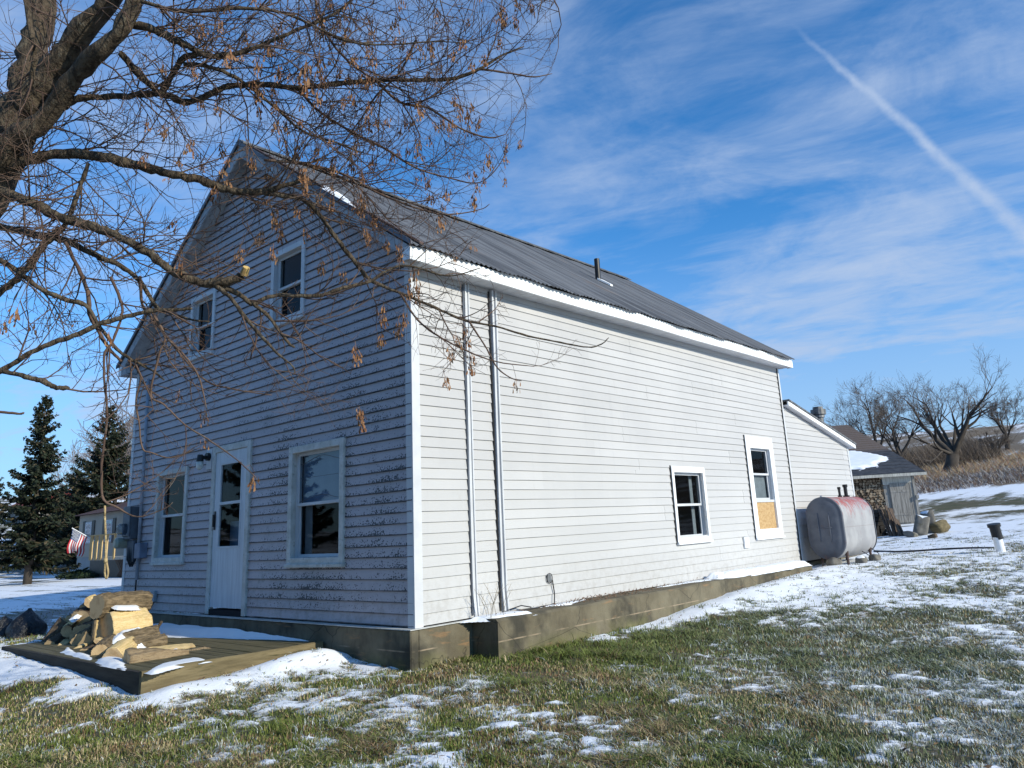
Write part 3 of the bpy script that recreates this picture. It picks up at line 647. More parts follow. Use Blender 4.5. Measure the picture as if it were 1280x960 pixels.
def window(mp, q, label, trim=TR, tm=None, thick=.034, style='', jamb=.07):
    tm = tm or m_trim; s0, s1, z0, z1 = q
    fix = lambda o: o
    top = trim*1.35 if 'head' in style else trim
    e = bars(mp, q, trim, -.02, thick, tm, 'window', house, bot=trim*.9, top=top)
    if label: e['label'] = label
    if 'gap' in style:  # 'gap' adds a drawn shadow strip, not an open joint
        mb = MB(); mb.box(s0-.024, s0-.003, .012, .024, z0-.02, z1+.01); mb.map(mp); mb.build('trim_shade_strip', m_black, e)  # black strip imitating the shadow line beside the window trim
    a0, a1, b0, b1 = s0+trim, s1-trim, z0+trim*.9, z1-top
    # jamb liner
    mb = MB()
    for (p0, p1, r0, r1) in ((a0-.012, a0, b0, b1), (a1, a1+.012, b0, b1)): mb.box(p0, p1, -.10, -.021, r0, r1)
    mb.box(a0, a1, -.10, -.021, b1, b1+.012); mb.box(a0, a1, -.10, -.021, b0-.012, b0); mb.map(mp); fix(mb.build('jamb', m_trim, e))
    sill = MB(); sill.box(s0-.012, s1+.012, -.01, thick+.022, z0-.035, z0+.004); sill.map(mp)
    fix(sill.build('sill', tm, e, bevel=.005))
    if 'board' in style:
        zb = b0+(b1-b0)*.335; mb = MB(); mb.box(a0+.002, a1-.002, -.04, -.008, b0, zb-.012); mb.map(mp); fix(mb.build('plywood_panel', m_osb, e))
        mb = MB(); mb.box(a0, a1, -.05, .006, zb-.0115, zb+.03); mb.map(mp); fix(mb.build('rail', m_trim, e))
        b0 = zb+.03
    zm = (b0+b1)/2; fr = .036
    up_m, lo_m = m_glass, m_glass
    if 'hi' in style: up_m = m_glass_hi
    for (r0, r1, t, pm) in ((zm-.018, b1, -.035, up_m), (b0, zm+.018, -.062, lo_m)):
        s_ = fix(bars(mp, (a0, a1, r0, r1), fr, t-.024, t, m_trim, 'sash', e, bevel=.003))
        mb = MB(); mb.quad(mp(a0+fr-.004, t-.012, r0+fr-.004), mp(a1-fr+.004, t-.012, r0+fr-.004), mp(a1-fr+.004, t-.012, r1-fr+.004), mp(a0+fr-.004, t-.012, r1-fr+.004))
        mb.build('pane', pm, e, recalc=False)
        if 'arc' in style and r1 == b1:
            mb = MB(); cxs = (a0+a1)/2; hw = (a1-a0)/2-fr
            for (zb_, amp) in ((r1-fr-.10, .075), (r0+fr+.015, .06)):
                pts = [mp(cxs+hw*k, t-.010, zb_+amp*(.5+.5*cos(pi*k))) for k in np.linspace(-1, 1, 17)]; mb.tube(pts, .0035, 5)
            for k in (.52,): mb.tube([mp(a0+fr, t-.010, r0+(r1-r0)*k), mp(a1-fr, t-.010, r0+(r1-r0)*k)], .002, 4)
            fix(mb.build('glazing_bar', m_metalgrey, e))
    if 'blind' in style:  # 'blind' here is a panel standing in for reflected sky
        mb = MB(); mb.quad(mp(a0, -.115, zm), mp(a1, -.115, zm), mp(a1, -.115, b1), mp(a0, -.115, b1)); fix(mb.build('blind', m_backing, e))  # pale blue panel imitating sky reflected in the upper sash
        mb = MB(); mb.box(a0+.02, a0+.16, -.15, -.14, b0, b1); mb.map(mp); fix(mb.build('curtain', m_greyblind, e))
    if 'grey' in style:
        mb = MB(); mb.quad(mp(a0, -.115, b0), mp(a1, -.115, b0), mp(a1, -.115, zm), mp(a0, -.115, zm)); fix(mb.build('blind', m_greyblind, e))
    if 'bulk' in style:
        mb = MB(); mb.box(a1-.14, a1-.05, -.16, -.15, b0, b1); mb.map(mp); fix(mb.build('curtain', m_greyblind, e))
    q2 = (a0-.002, a1+.002, b0-.002, b1+.002)
    recess(mp, q2, .75, e)
    return e
window(front, WIN_F[0], 'wide lower window with blue upper sash and arched glazing lines', trim=.08, tm=m_oldwhite, style='hi arc blind', thick=.045)
window(front, WIN_F[1], 'dark lower window near the meter', trim=.072, tm=m_oldwhite, style='', thick=.042)
window(front, WIN_F[2], 'upper window nearer the corner', trim=.075, style='')
window(front, WIN_F[3], 'upper window under the far rake', trim=.07, style='')
window(side, WIN_S[0], 'dark side window', trim=.065, tm=m_fascia, style='head bulk gap')
window(side, WIN_S[1], 'tall side window boarded at the bottom', trim=.155, tm=m_fascia, style='head board grey gap')

dfix = lambda o: o
d0, d1, e0, e1 = DOOR; FR = .085
p0, p1, q0, q1 = d0+FR+.004, d1-FR-.004, .085, e1-FR-.004
gl = (p0+.13, p1-.13, .82, q1-.15)
m_doorw = mk('dull_white_door', (.60, .63, .66), (.50, .52, .55), 3, .55, stretch=(8, 8, .6), bump=.06)
mb = MB()
mb.box(p0, gl[0], -.01, .025, q0, q1); mb.box(gl[1], p1, -.01, .025, q0, q1); mb.box(gl[0], gl[1], -.01, .0245, q0, gl[2]); mb.box(gl[0], gl[1], -.01, .0245, gl[3], q1); mb.map(front)
door = mb.build('storm_door', m_doorw, house)
mb = MB(); mb.box(d0, d0+FR, -.03, .045, -.0, e1); mb.box(d1-FR, d1, -.03, .045, -.0, e1); mb.box(d0+FR+.0005, d1-FR-.0005, -.03, .044, e1-FR, e1); mb.map(front)
dfix(mb.build('frame', m_oldwhite, door, bevel=.005))
mb = MB(); mb.box(d0+FR, d1-FR, -.12, .03, -.02, .06); mb.map(front); dfix(mb.build('threshold', m_dark, door))
o_ = bars(front, (gl[0]-.006, gl[1]+.006, gl[2]-.006, gl[3]+.006), .03, .0, .031, m_trim, 'glazing_frame', door, bevel=.002); dfix(o_)
zmid = gl[2]+(gl[3]-gl[2])*.52
mb = MB(); mb.box(gl[0]+.024, gl[1]-.024, .0, .03, zmid-.018, zmid+.018); mb.map(front); dfix(mb.build('glazing_rail', m_trim, door))
mb = MB(); mb.quad(*[front(s, .012, z) for s, z in ((gl[0], gl[2]), (gl[1], gl[2]), (gl[1], gl[3]), (gl[0], gl[3]))]); dfix(mb.build('pane', m_glass, door, recalc=False))
mb = MB(); mb.box(gl[0]+.22, gl[0]+.27, -.16, -.15, gl[2]+.5, gl[3]+.05); mb.box(gl[1]-.16, gl[1]-.02, -.17, -.165, gl[2]+.48, gl[2]+.86); mb.box(gl[0]-.1, gl[1]+.1, -.185, -.18, gl[2]-.1, gl[2]+.34); mb.map(front); dfix(mb.build('inner_door', m_backing, door))
recess(front, (gl[0]-.03, gl[1]+.03, gl[2]-.03, gl[3]+.03), .7, door)
mb = MB(); mb.box(p0+.03, p0+.055, .025, .06, 1.10, 1.26); mb.box(p0+.025, p0+.06, .024, .035, 1.06, 1.30); mb.tube([front(p0+.042, .06, 1.24), front(p0+.042, .085, 1.20), front(p0+.042, .085, 1.13)], .011, 6) if False else None
mb.map(front); dfix(mb.build('handle', m_black, door))
# porch light beside the door
lx, lz = -4.30, 2.02
mb = MB(); mb.box(lx-.075, lx+.075, .012, .032, lz-.14, lz+.14); mb.map(front); lp = mb.build('porch_light', m_trim, house)
mb = MB(); mb.tube([front(lx, .03, lz+.03), front(lx, .075, lz+.03)], .055, 12); mb.tube([front(lx, .075, lz+.02), front(lx, .16, lz+.015)], .028, 10); mb.tube([front(lx, .16, lz+.055), front(lx, .16, lz-.035)], [.035, .05], 12); mb.build('lamp_holder', m_black, lp)
m_jar = mk('frosted_lamp_glass', (.62, .64, .62), (.5, .52, .5), 14, .25)
mb = MB(); mb.tube([front(lx, .16, lz-.03), front(lx, .16, lz-.06), front(lx, .16, lz-.12), front(lx, .16, lz-.15)], [.035, .048, .045, .02], 12); mb.build('lamp_jar', m_jar, lp, smooth=True)
# meter, conduit and boxes
m_conduit = mk('blue_grey_conduit', (.33, .36, .42), (.25, .27, .31), 5, .5)
mb = MB(); mb.tube([front(-6.44, .05, 3.50), front(-6.40, .05, 2.4), front(-6.36, .05, .42)], .024, 10); mb.build('conduit', m_conduit, house, smooth=True)
mb = MB(); mb.tube([front(-6.38, .05, .84), front(-6.37, .05, .02)], .012, 6)
for i in range(3): mb.tube([front(-6.62+.05*i, .09, .90), front(-6.60+.06*i, .11, .72), front(-6.54+.05*i, .09, .62), front(-6.42, .06, .74)], .013, 6)
mb.build('cable', m_black, house, smooth=True)
mb = MB(); mb.box(-6.72, -6.48, .01, .15, 1.02, 1.50); mb.box(-6.73, -6.47, .15, .17, 1.06, 1.51); mb.map(front); mt = mb.build('meter_box', m_metalgrey, house, bevel=.01)
mb = MB(); mb.tube([front(-6.60, .17, 1.17), front(-6.60, .26, 1.17), front(-6.60, .29, 1.17)], [.085, .085, .05], 18); mb.build('meter_glass', m_glass_hi, mt, smooth=False)
mb = MB(); mb.tube([front(-6.83, .04, .97), front(-6.83, .20, .97), front(-6.83, .23, .97)], [.085, .085, .05], 16); mb.build('meter_dial', mk('pale_meter_dome', (.34, .36, .30), (.25, .26, .2), 9, .3), house, smooth=False)
mb = MB(); mb.box(-6.33, -6.13, .01, .13, .73, .95); mb.map(front); mb.build('junction_box', mk('blue_grey_box', (.16, .19, .26), (.12, .14, .19), 7, .5), house, bevel=.01)
mb = MB(); mb.box(-6.68, -6.45, .012, .10, .70, 1.0); mb.map(front); mb.build('junction_box', m_metalgrey, house, bevel=.01)
mb = MB(); mb.box(-5.81, -5.70, .012, .06, .12, .27); mb.map(front); mb.build('outlet_box', mk('grey_outlet', (.30, .32, .35), (.25, .27, .29), 9, .5), house, bevel=.006)
mb = MB(); mb.tube([front(-5.76, .03, .12), front(-5.82, .03, .05), front(-5.88, .04, -.0)], .008, 5); mb.build('cable', m_black, house)
mb = MB(); mb.box(.012, .045, 6.95, 7.11, .36, .54); mb.build('utility_plate', m_fascia, house, bevel=.004)
mb = MB(); mb.box(.012, .03, 1.96, 2.03, .25, .33); ob = mb.build('outlet_box', mk('grey_metal_outlet', (.3, .3, .3), (.2, .2, .2), 20, .4, metal=.6), house)
mb = MB(); mb.tube([(.03, 1.995+.05*cos(a), .29+.055*sin(a)) for a in np.linspace(0, 2*pi, 14)], .004, 5)
mb.tube([(.03, 2.04, .27), (.035, 2.06, .12), (.05, 2.03, .01), (.09, 1.9, .0), (.13, 1.6, .005), (.10, 1.36, .0), (.06, 1.2, .01)], .007, 5)
mb.tube([(.05, 1.25, .02), (.09, 1.42, .05), (.12, 1.55, .02)], .006, 5); mb.build('cable', m_black, house)
# ------------------------------------------------------------------ lean-to at the back (part of the house)
LT = 12.45
lz0, lz1 = 2.93, 2.27
lt = siding(lambda s, t, z: (t-.004, s, z), lambda z: (L+.013, LT if z <= lz1-.03 else max(L+.02, L+(LT-L)*(lz0-.03-z)/(lz0-lz1))), lz0-.05, [], 'wall', m_sside, breaks=(lz1-.03,), seed=4)
lt['label'] = 'lean-to side wall'
mb = MB(); sl_ = (lz1-lz0)/(LT-L)
mb.prism([(.13, L+.03, lz0+.06), (.13, LT+.17, lz1+.06-.04), (.13, LT+.17, lz1-.02-.04), (.13, L+.03, lz0-.02)], (-.03, 0, 0), 0); mb.build('rake_board', m_fascia, house)
mb = MB(); mb.prism([(.10, L+.03, lz0-.005), (.10, LT+.15, lz1-.045), (-.01, LT+.15, lz1-.045), (-.01, L+.03, lz0-.005)], (0, 0, -.012)); mb.build('soffit', m_soffit, house)
mb = MB(); mb.prism([(.15, L+.03, lz0+.065), (.15, LT+.20, lz1+.022), (-W, LT+.20, lz1+.022), (-W, L+.03, lz0+.065)], (0, 0, .03)); lroof = mb.build('roof', m_roof, house); lroof['label'] = 'lean-to roof'
mb = MB(); mb.box(-.002, .016, LT-.06, LT+.01, 0, lz1-.02); mb.build('corner_trim', m_trim, house)
mb = MB(); mb.quad((0, LT, 0), (-W, LT, 0), (-W, LT, lz1), (0, LT, lz1)); mb.quad((-W, L, 0), (-W, LT, 0), (-W, LT, lz1), (-W, L, lz0)); mb.build('wall', m_sside, house)
# metal flue
fp = at(1025, 531, 17.2); mb = MB()
mb.tube([(fp[0], fp[1], fp[2]-.9), (fp[0], fp[1], fp[2]+.16)], .095, 14); mb.tube([(fp[0], fp[1], fp[2]+.16), (fp[0], fp[1], fp[2]+.22)], .125, 14); mb.tube([(fp[0], fp[1], fp[2]+.225), (fp[0], fp[1], fp[2]+.34)], .165, 16); mb.tube([(fp[0], fp[1], fp[2]+.345), (fp[0], fp[1], fp[2]+.40)], .11, 12)
mb.build('flue', m_galv, house, smooth=False)
# ------------------------------------------------------------------ deck
m_deckw = mk('wet_mossy_boards', (.085, .075, .035), (.14, .12, .065), 2.5, .8, bump=.35, bscale=14, stretch=(.6, 9, 2), c3=(.05, .045, .03), s3=3)
m_timber = mk('weathered_timber', (.105, .082, .042), (.19, .15, .08), 2.2, .85, bump=.4, bscale=9, stretch=(6, .8, 7), c3=(.05, .046, .018), s3=4)
m_timberd = mk('shaded_dark_timber', (.028, .023, .016), (.05, .042, .03), 3, .85, bump=.4, bscale=9, stretch=(.8, 6, 7))  # darker timber copy, shade painted onto the unlit rims
deck = empty('timber_platform', (-3.3, -1.0, -.4)); tag(deck, 'low weathered timber platform in front of the storm door', 'deck')
dp = Matrix.Translation(-Vector(deck.location))
def into(o, root): o.parent = root; o.matrix_parent_inverse = Matrix.Translation(-Vector(root.location)); return o
mb = MB(); n = 14; wd = (1.98-.14)/n
for i in range(n):
    y0 = -1.98+.045+i*wd; mb.box(-5.3, -1.385, y0, y0+wd-.008, -.215, -.188+.004*random.uniform(-1, 1))
into(mb.build('decking', m_deckw), deck)
mb = MB(); ys = np.linspace(-1.985, -.14, 24); 
def tz(y): return -.175+.006*(vnoise(np.array([y*3]), np.array([0.]), 8)[0]-.5)
for a, b_ in zip(ys[:-1], ys[1:]):
    for (p, q) in (((-1.335, -.6), (-1.332, -.6)),): pass
    mb.quad((-1.335, a, -.62), (-1.335, b_, -.62), (-1.333, b_, tz(b_)-.012), (-1.333, a, tz(a)-.012))
    mb.quad((-1.333, a, tz(a)-.012), (-1.333, b_, tz(b_)-.012), (-1.345, b_, tz(b_)), (-1.345, a, tz(a)))
    mb.quad((-1.345, a, tz(a)), (-1.345, b_, tz(b_)), (-1.38, b_, tz(b_)), (-1.38, a, tz(a)))
mb.poly([(-1.335, ys[0], -.62), (-1.333, ys[0], tz(ys[0])-.012), (-1.345, ys[0], tz(ys[0])), (-1.38, ys[0], tz(ys[0])), (-1.38, ys[0], -.62)])
mb.poly([(-1.335, ys[-1], -.62), (-1.333, ys[-1], tz(ys[-1])-.012), (-1.345, ys[-1], tz(ys[-1])), (-1.38, ys[-1], tz(ys[-1])), (-1.38, ys[-1], -.62)])
into(mb.build('rim_beam', m_timber), deck)
mb = MB(); mb.box(-5.34, -1.382, -1.982, -1.94, -.6, -.19); into(mb.build('rim_beam', m_timberd, bevel=.004), deck)
mb = MB(); mb.box(-5.345, -5.302, -1.938, -.12, -.6, -.191); into(mb.build('rim_beam', m_timberd, bevel=.004), deck)

# ------------------------------------------------------------------ snow lying on things
def snow_blob(name, outline, base, hgt, label, edge=.05, seed=0, n=34, jag=None):
    """a mound of snow over a polygon in x, y with a soft ragged edge"""
    P = np.array(outline); x0, y0 = P.min(0)-.05; x1, y1 = P.max(0)+.05
    X_, Y_ = np.meshgrid(np.linspace(x0, x1, n), np.linspace(y0, y1, n))
    ins = np.zeros(X_.shape, bool); dist = np.full(X_.shape, 9.)
    for a, b_ in zip(P, np.roll(P, -1, 0)):
        c = ((a[1] > Y_) != (b_[1] > Y_)) & (X_ < (b_[0]-a[0])*(Y_-a[1])/(b_[1]-a[1]+1e-12)+a[0]); ins ^= c
        dist = np.minimum(dist, seg_d(X_, Y_, a[0], a[1], b_[0], b_[1])[0])
    sdv = np.where(ins, dist, -dist)+(fbm(X_*7, Y_*7, 3, seed)-.5)*(edge*1.5 if jag is None else jag)
    prof = ss(sdv, -.004, edge)
    Z_ = prof*hgt*(.85+.3*fbm(X_*3, Y_*3, 2, seed+3))-.012*(1-ss(sdv, -.02, .01))
    B = base(X_, Y_) if callable(base) else base
    V = np.stack([X_, Y_, B+Z_], -1).reshape(-1, 3)
    i = (np.arange(n-1)[:, None]*n+np.arange(n-1)[None]).ravel(); F = np.stack([i, i+1, i+n+1, i+n], 1)
    keep = (sdv.ravel()[F].max(1) > -.012); F = F[keep]
    used = np.unique(F); re = np.full(len(V), -1); re[used] = np.arange(len(used)); F = re[F]; V = V[used]
    o = npmesh(name, V, F, m_snow, smooth=True); tag(o, label, 'snow', kind='stuff'); return o
sn = [on_z(u, v, -.185) for u, v in ((198, 784), (235, 778), (275, 784), (330, 793), (372, 801), (330, 803), (270, 799), (210, 796))]
so_ = [(-5.0, -.12), (-4.4, -.11), (-1.75, -.11), (-1.55, -.16), (-2.2, -.30), (-3.0, -.46), (-3.9, -.70), (-4.5, -.78), (-5.1, -.7)]
snow_blob('snow', so_, -.186, .085, 'bluish snow strip lying on the platform along the foundation', .2, 3, 80, jag=.05)
snow_blob('snow', [(.05, .55), (.36, .80), (.39, 1.3), (.12, 1.25), (.06, .95)], -.014, .03, 'small snow patch on the foundation ledge below the wall channels', .05, 5)
snow_blob('snow', [(.03, 1.6), (.14, 1.6), (.2, 2.1), (.12, 2.6), (.03, 2.6)], -.014, .02, 'thin snow line on the foundation ledge near the cable outlet', .06, 6, 50)
snow_blob('snow', [(.03, 5.4), (.3, 5.6), (.41, 6.5), (.42, 8.6), (.03, 8.64)], -.014, .085, 'thick snow ledge on the foundation under the boarded window', .10, 9, 60)
snow_blob('snow', [(.03, 4.2), (.12, 4.3), (.24, 4.8), (.3, 5.4), (.03, 5.4)], -.014, .018, 'thin snow on the foundation ledge under the dark side window', .06, 16, 50)
r0 = np.array([(-.62, -.16), (-.50, -.19), (-.95, .02), (-1.30, .05), (-1.35, -.1), (-1.0, -.18)])
snow_blob('snow', r0-np.array([.25, 0]), lambda x, y: zr(-1)+(-1-x)*SL+.05, .035, 'bright snow patch on the front edge of the metal roof', .05, 12, 40)
# dead leaves and debris on the ledge
mb = MB()
for i in range(520):
    y = random.choice([random.uniform(.75, 5.5), random.gauss(3.0, .6), random.gauss(2.6, .4)]); x = random.uniform(.10, .40); s_ = random.uniform(.006, .018); a = random.uniform(0, 6.3); z = .0+random.uniform(0, .035)
    mb.quad((x+s_*cos(a), y+s_*sin(a), z), (x-s_*sin(a)*.5, y+s_*cos(a)*.5, z+.012), (x-s_*cos(a), y-s_*sin(a), z), (x+s_*sin(a)*.5, y-s_*cos(a)*.5, z+.008))
tag(mb.build('leaf_litter', mk('brown_dead_leaves', (.13, .07, .04), (.22, .13, .08), 15, .9)), 'brown dead leaves lying along the foundation ledge', 'leaves', kind='stuff')
# wispy dead weed at the notch
mb = MB()
for i in range(9):
    p = np.array([.25+random.uniform(-.08, .08), .86+random.uniform(-.15, .12), -.02]); a = random.uniform(0, 6.3); hh = random.uniform(.18, .42)
    pts = [p+np.array([cos(a)*.10*t*t, sin(a)*.14*t*t, hh*t]) for t in np.linspace(0, 1, 6)]; mb.tube(pts, [.0022]*5+[.001], 3)
    for t in (2, 3, 4):
        q = pts[t]; mb.tube([q, q+np.array([random.uniform(-.05, .05), random.uniform(-.06, .06), .06])], .0014, 3)
tag(mb.build('dead_weed', mk('dry_weed', (.30, .24, .15), rough=.9)), 'thin dry weed standing at the foundation notch', 'weed')

# ------------------------------------------------------------------ firewood
def woodmat():
    m, g, b = newmat('split_firewood'); o = g.obj(); 
    c = g.mix(g.sstep(g.noise(g.v('MULTIPLY', o, (1.5, 34, 34)), 2.4, 6, .7), .38, .62), (.50, .38, .17), (.70, .52, .28))
    c = g.mix(g.m('MULTIPLY', g.sstep(g.noise(o, 7, 4), .55, .72), .5), c, (.42, .24, .09))
    g.put(b.inputs['Base Color'], c); b.inputs['Roughness'].default_value = .8
    g.put(b.inputs['Normal'], g.bump(g.noise(g.v('MULTIPLY', o, (2, 30, 30)), 3, 4), .35, .006)); return m
def endmat():
    m, g, b = newmat('sawn_log_end'); o = g.obj(); x, y, z = g.sep(o)
    r = g.m('SQRT', g.m('ADD', g.m('MULTIPLY', y, y), g.m('MULTIPLY', z, z)))
    ringv = g.m('FRACT', g.m('ADD', g.m('MULTIPLY', r, 70.), g.m('MULTIPLY', g.noise(o, 12, 3), 1.6)))
    c = g.mix(g.sstep(ringv, .1, .9), (.40, .28, .15), (.54, .40, .23))
    c = g.mix(g.m('MULTIPLY', g.sstep(g.noise(o, 9, 4), .5, .7), .6), c, (.28, .17, .08))
    g.put(b.inputs['Base Color'], c); b.inputs['Roughness'].default_value = .9; return m
m_wood = woodmat(); m_end = endmat()
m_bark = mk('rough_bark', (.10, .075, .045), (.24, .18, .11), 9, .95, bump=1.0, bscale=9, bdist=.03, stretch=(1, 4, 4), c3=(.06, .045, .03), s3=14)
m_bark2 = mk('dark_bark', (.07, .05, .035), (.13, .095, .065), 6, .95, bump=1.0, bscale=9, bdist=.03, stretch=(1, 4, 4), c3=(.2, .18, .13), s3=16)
m_ropey = mk('ropey_bark', (.19, .135, .08), (.32, .24, .145), 7, .9, bump=1.0, bscale=9, stretch=(.8, 9, 9), c3=(.10, .07, .045), s3=7)
def log(p0, p1, r0, r1, kind, label, bark=None, roll=0., seed=0, knots=0):
    """a log from p0 to p1; kind round / half / wedge. own axes: x along the log"""
    p0 = np.asarray(p0, float); p1 = np.asarray(p1, float); c = (p0+p1)/2; ax = p1-p0; L_ = np.linalg.norm(ax); ax /= L_
    up = np.array([0, 0, 1.]); yv = np.cross(up, ax); yv /= np.linalg.norm(yv); zv = np.cross(ax, yv)
    rs = np.random.default_rng(seed); k = 40; N = 18; vs, fs, mi = [], [], []
    arc = {'round': 2*pi, 'half': pi*1.05, 'wedge': pi*.55}[kind]
    th = np.linspace(-arc/2, arc/2, k, endpoint=(kind != 'round'))+roll
    ph = rs.uniform(0, 6.3, 4)
    for i in range(N):
        t = i/(N-1); R = r0*(1-t)+r1*t
        bend = .02*sin(t*pi)*L_
        ring = []
        for a in th:
            rr = R*(1+.07*sin(2*a+ph[0])+.05*sin(3*a+ph[1]+t*2)+.035*sin(7*a+ph[2]+t*3)+rs.normal(0, .02 if kind != 'round' else .032))
            if kind == 'round' and bark is not m_wood: rr *= 1+.16*(float(vnoise(np.array(a*3.2+seed), np.array(t*7.)))-.5)+.10*(float(vnoise(np.array(a*8.+seed), np.array(t*16.)))-.5)
            if knots: rr *= 1+.16*max(0, sin(5*a+ph[3]+t*2.5))*knots
            ring.append((t*L_-L_/2, rr*cos(a), rr*sin(a)+bend))
        if kind != 'round': ring.append((t*L_-L_/2, R*.12*cos(roll+pi)*(kind == 'half')+rs.normal(0, .006), R*.12*sin(roll+pi)+bend+rs.normal(0, .006)))
        vs.append(ring)
    m_ = len(vs[0])
    mb = MB(); mb.v = [p for r in vs for p in r]
    for i in range(N-1):
        for j in range(m_):
            j2 = (j+1) % m_; mb.f.append((i*m_+j, i*m_+j2, (i+1)*m_+j2, (i+1)*m_+j)); mb.mi.append(0 if (kind == 'round' or j < k-1) else 1)
    mb.f.append(tuple(range(m_))[::-1]); mb.f.append(tuple((N-1)*m_+j for j in range(m_))); mb.mi += [2, 2]
    o = mb.build('firewood_log', [bark or m_bark, m_wood, m_end], recalc=True)
    for p in o.data.polygons: p.use_smooth = (p.material_index == 0)
    Mx = Matrix.Identity(4)
    for i in range(3): Mx[i][0] = ax[i]; Mx[i][1] = yv[i]; Mx[i][2] = zv[i]; Mx[i][3] = c[i]
    o.matrix_world = Mx; tag(o, label, 'firewood', 'firewood logs piled on the platform'); return o
DZ = -.183
def lg(u0, v0, d0, u1, v1, d1, rp, kind, label, **kw):
    rp *= 1.18; r = rp*(d0+d1)/2/FPX; r1 = kw.pop('r1', None)
    return log(at(u0, v0, d0), at(u1, v1, d1), r, (r1*d1/FPX if r1 else r*.96), kind, label, **kw)
lg(121, 758, 8.9, 182, 753, 9.45, 11.5, 'round', 'bark covered log lying topmost on the pile', seed=1, knots=.3)
lg(131, 787, 8.85, 180, 780, 9.2, 18, 'round', 'large pale barkless log with a yellow side under the topmost log', bark=m_wood, seed=2)
lg(148, 805, 8.55, 198, 794, 8.8, 10, 'round', 'rough barked log with snow on top right of the pile', seed=3, knots=.4)
lg(141, 825, 7.75, 165, 808, 8.3, 11, 'round', 'short pale barkless log with its lit end facing the lawn', bark=m_wood, seed=4)
lg(157, 832, 7.42, 234, 822, 7.8, 14, 'round', 'gnarled twisting log along the front of the pile', r1=8, bark=m_ropey, seed=5, knots=1.2)
lg(182, 815, 8.0, 243, 808, 8.3, 9, 'half', 'flat tan log behind the gnarled log', roll=-1.3, bark=m_ropey, seed=6)
lg(124, 817, 8.1, 139, 804, 8.7, 9, 'round', 'thin round log end left of the short pale barkless log', seed=7)
lg(92, 817, 8.7, 114, 806, 9.15, 13, 'wedge', 'wedge shaped split log low at the left of the pile', roll=-.9, seed=8)
lg(83, 789, 9.35, 95, 782, 9.9, 5.5, 'round', 'slim log with a pale round end at the left', seed=9)
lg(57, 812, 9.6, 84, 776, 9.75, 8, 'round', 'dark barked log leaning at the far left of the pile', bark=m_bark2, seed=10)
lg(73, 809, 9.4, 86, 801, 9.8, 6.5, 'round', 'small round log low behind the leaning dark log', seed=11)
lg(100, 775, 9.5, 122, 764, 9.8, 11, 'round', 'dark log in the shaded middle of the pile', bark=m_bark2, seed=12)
lg(119, 806, 8.75, 124, 764, 9.0, 4.5, 'wedge', 'narrow split stick standing upright in the pile', roll=.5, seed=13)
lg(113, 752, 9.5, 124, 748, 9.9, 6, 'half', 'small split piece beside the topmost log', roll=-.8, bark=m_bark2, seed=14)
lg(80, 786, 9.4, 111, 763, 9.6, 3.5, 'half', 'long flat slab sloping down the left of the pile', roll=-1., seed=15)
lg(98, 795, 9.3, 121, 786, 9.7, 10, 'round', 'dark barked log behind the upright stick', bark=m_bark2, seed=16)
lg(81, 808, 9.1, 96, 796, 9.6, 7, 'wedge', 'small wedge with a sawn face under the slim log', roll=-.6, seed=17)
lg(116, 824, 8.25, 132, 816, 8.6, 6, 'round', 'little dark stub low at the front edge', bark=m_bark2, seed=18)
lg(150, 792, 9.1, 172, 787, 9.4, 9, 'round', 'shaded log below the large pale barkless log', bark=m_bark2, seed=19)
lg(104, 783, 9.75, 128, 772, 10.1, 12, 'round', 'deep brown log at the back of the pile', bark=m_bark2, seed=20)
lg(62, 811, 9.25, 82, 799, 9.55, 8, 'round', 'barked log at the front left corner of the pile', bark=m_bark2, seed=21)
lg(102, 802, 9.0, 122, 790, 9.35, 10, 'round', 'barked log above the wedge shaped log', seed=22)
lg(166, 810, 8.2, 206, 802, 8.45, 8, 'round', 'barked log tucked behind the short pale log', seed=23)
lg(72, 800, 9.6, 92, 788, 9.9, 7, 'half', 'small split log low at the left end of the pile', roll=-.4, seed=24)
lg(106, 819, 8.5, 122, 811, 8.8, 7, 'round', 'thin round log at the front between the wedges', bark=m_bark2, seed=25)
for i, (u0, v0, d0, u1, v1, d1, r_, kd, l) in enumerate(((66, 806, 9.35, 84, 792, 9.7, 5, 'half', 'small half round stick between the leaning dark log and the slim log'), (98, 812, 8.7, 116, 803, 9.1, 5, 'wedge', 'thin wedge stick in front of the wedge shaped log'), (108, 790, 9.2, 126, 782, 9.6, 7, 'round', 'medium barked log left of the pale barkless log'), (88, 776, 9.7, 104, 768, 10.0, 6, 'round', 'small barked log high at the left of the pile'), (126, 800, 8.7, 142, 796, 9.1, 6, 'wedge', 'wedge stick below the left end of the pale barkless log'), (170, 818, 7.95, 200, 812, 8.2, 4, 'half', 'thin bark slab between the gnarled log and the flat log'), (72, 796, 9.6, 86, 784, 9.9, 6, 'wedge', 'wedge stick above the corner log'), (104, 762, 9.8, 118, 752, 10.0, 5, 'round', 'short dark piece at the top left of the pile'))):
    lg(u0, v0, d0, u1, v1, d1, r_, kd, l, bark=(m_bark, m_bark2)[i % 2], roll=-.6, seed=40+i)
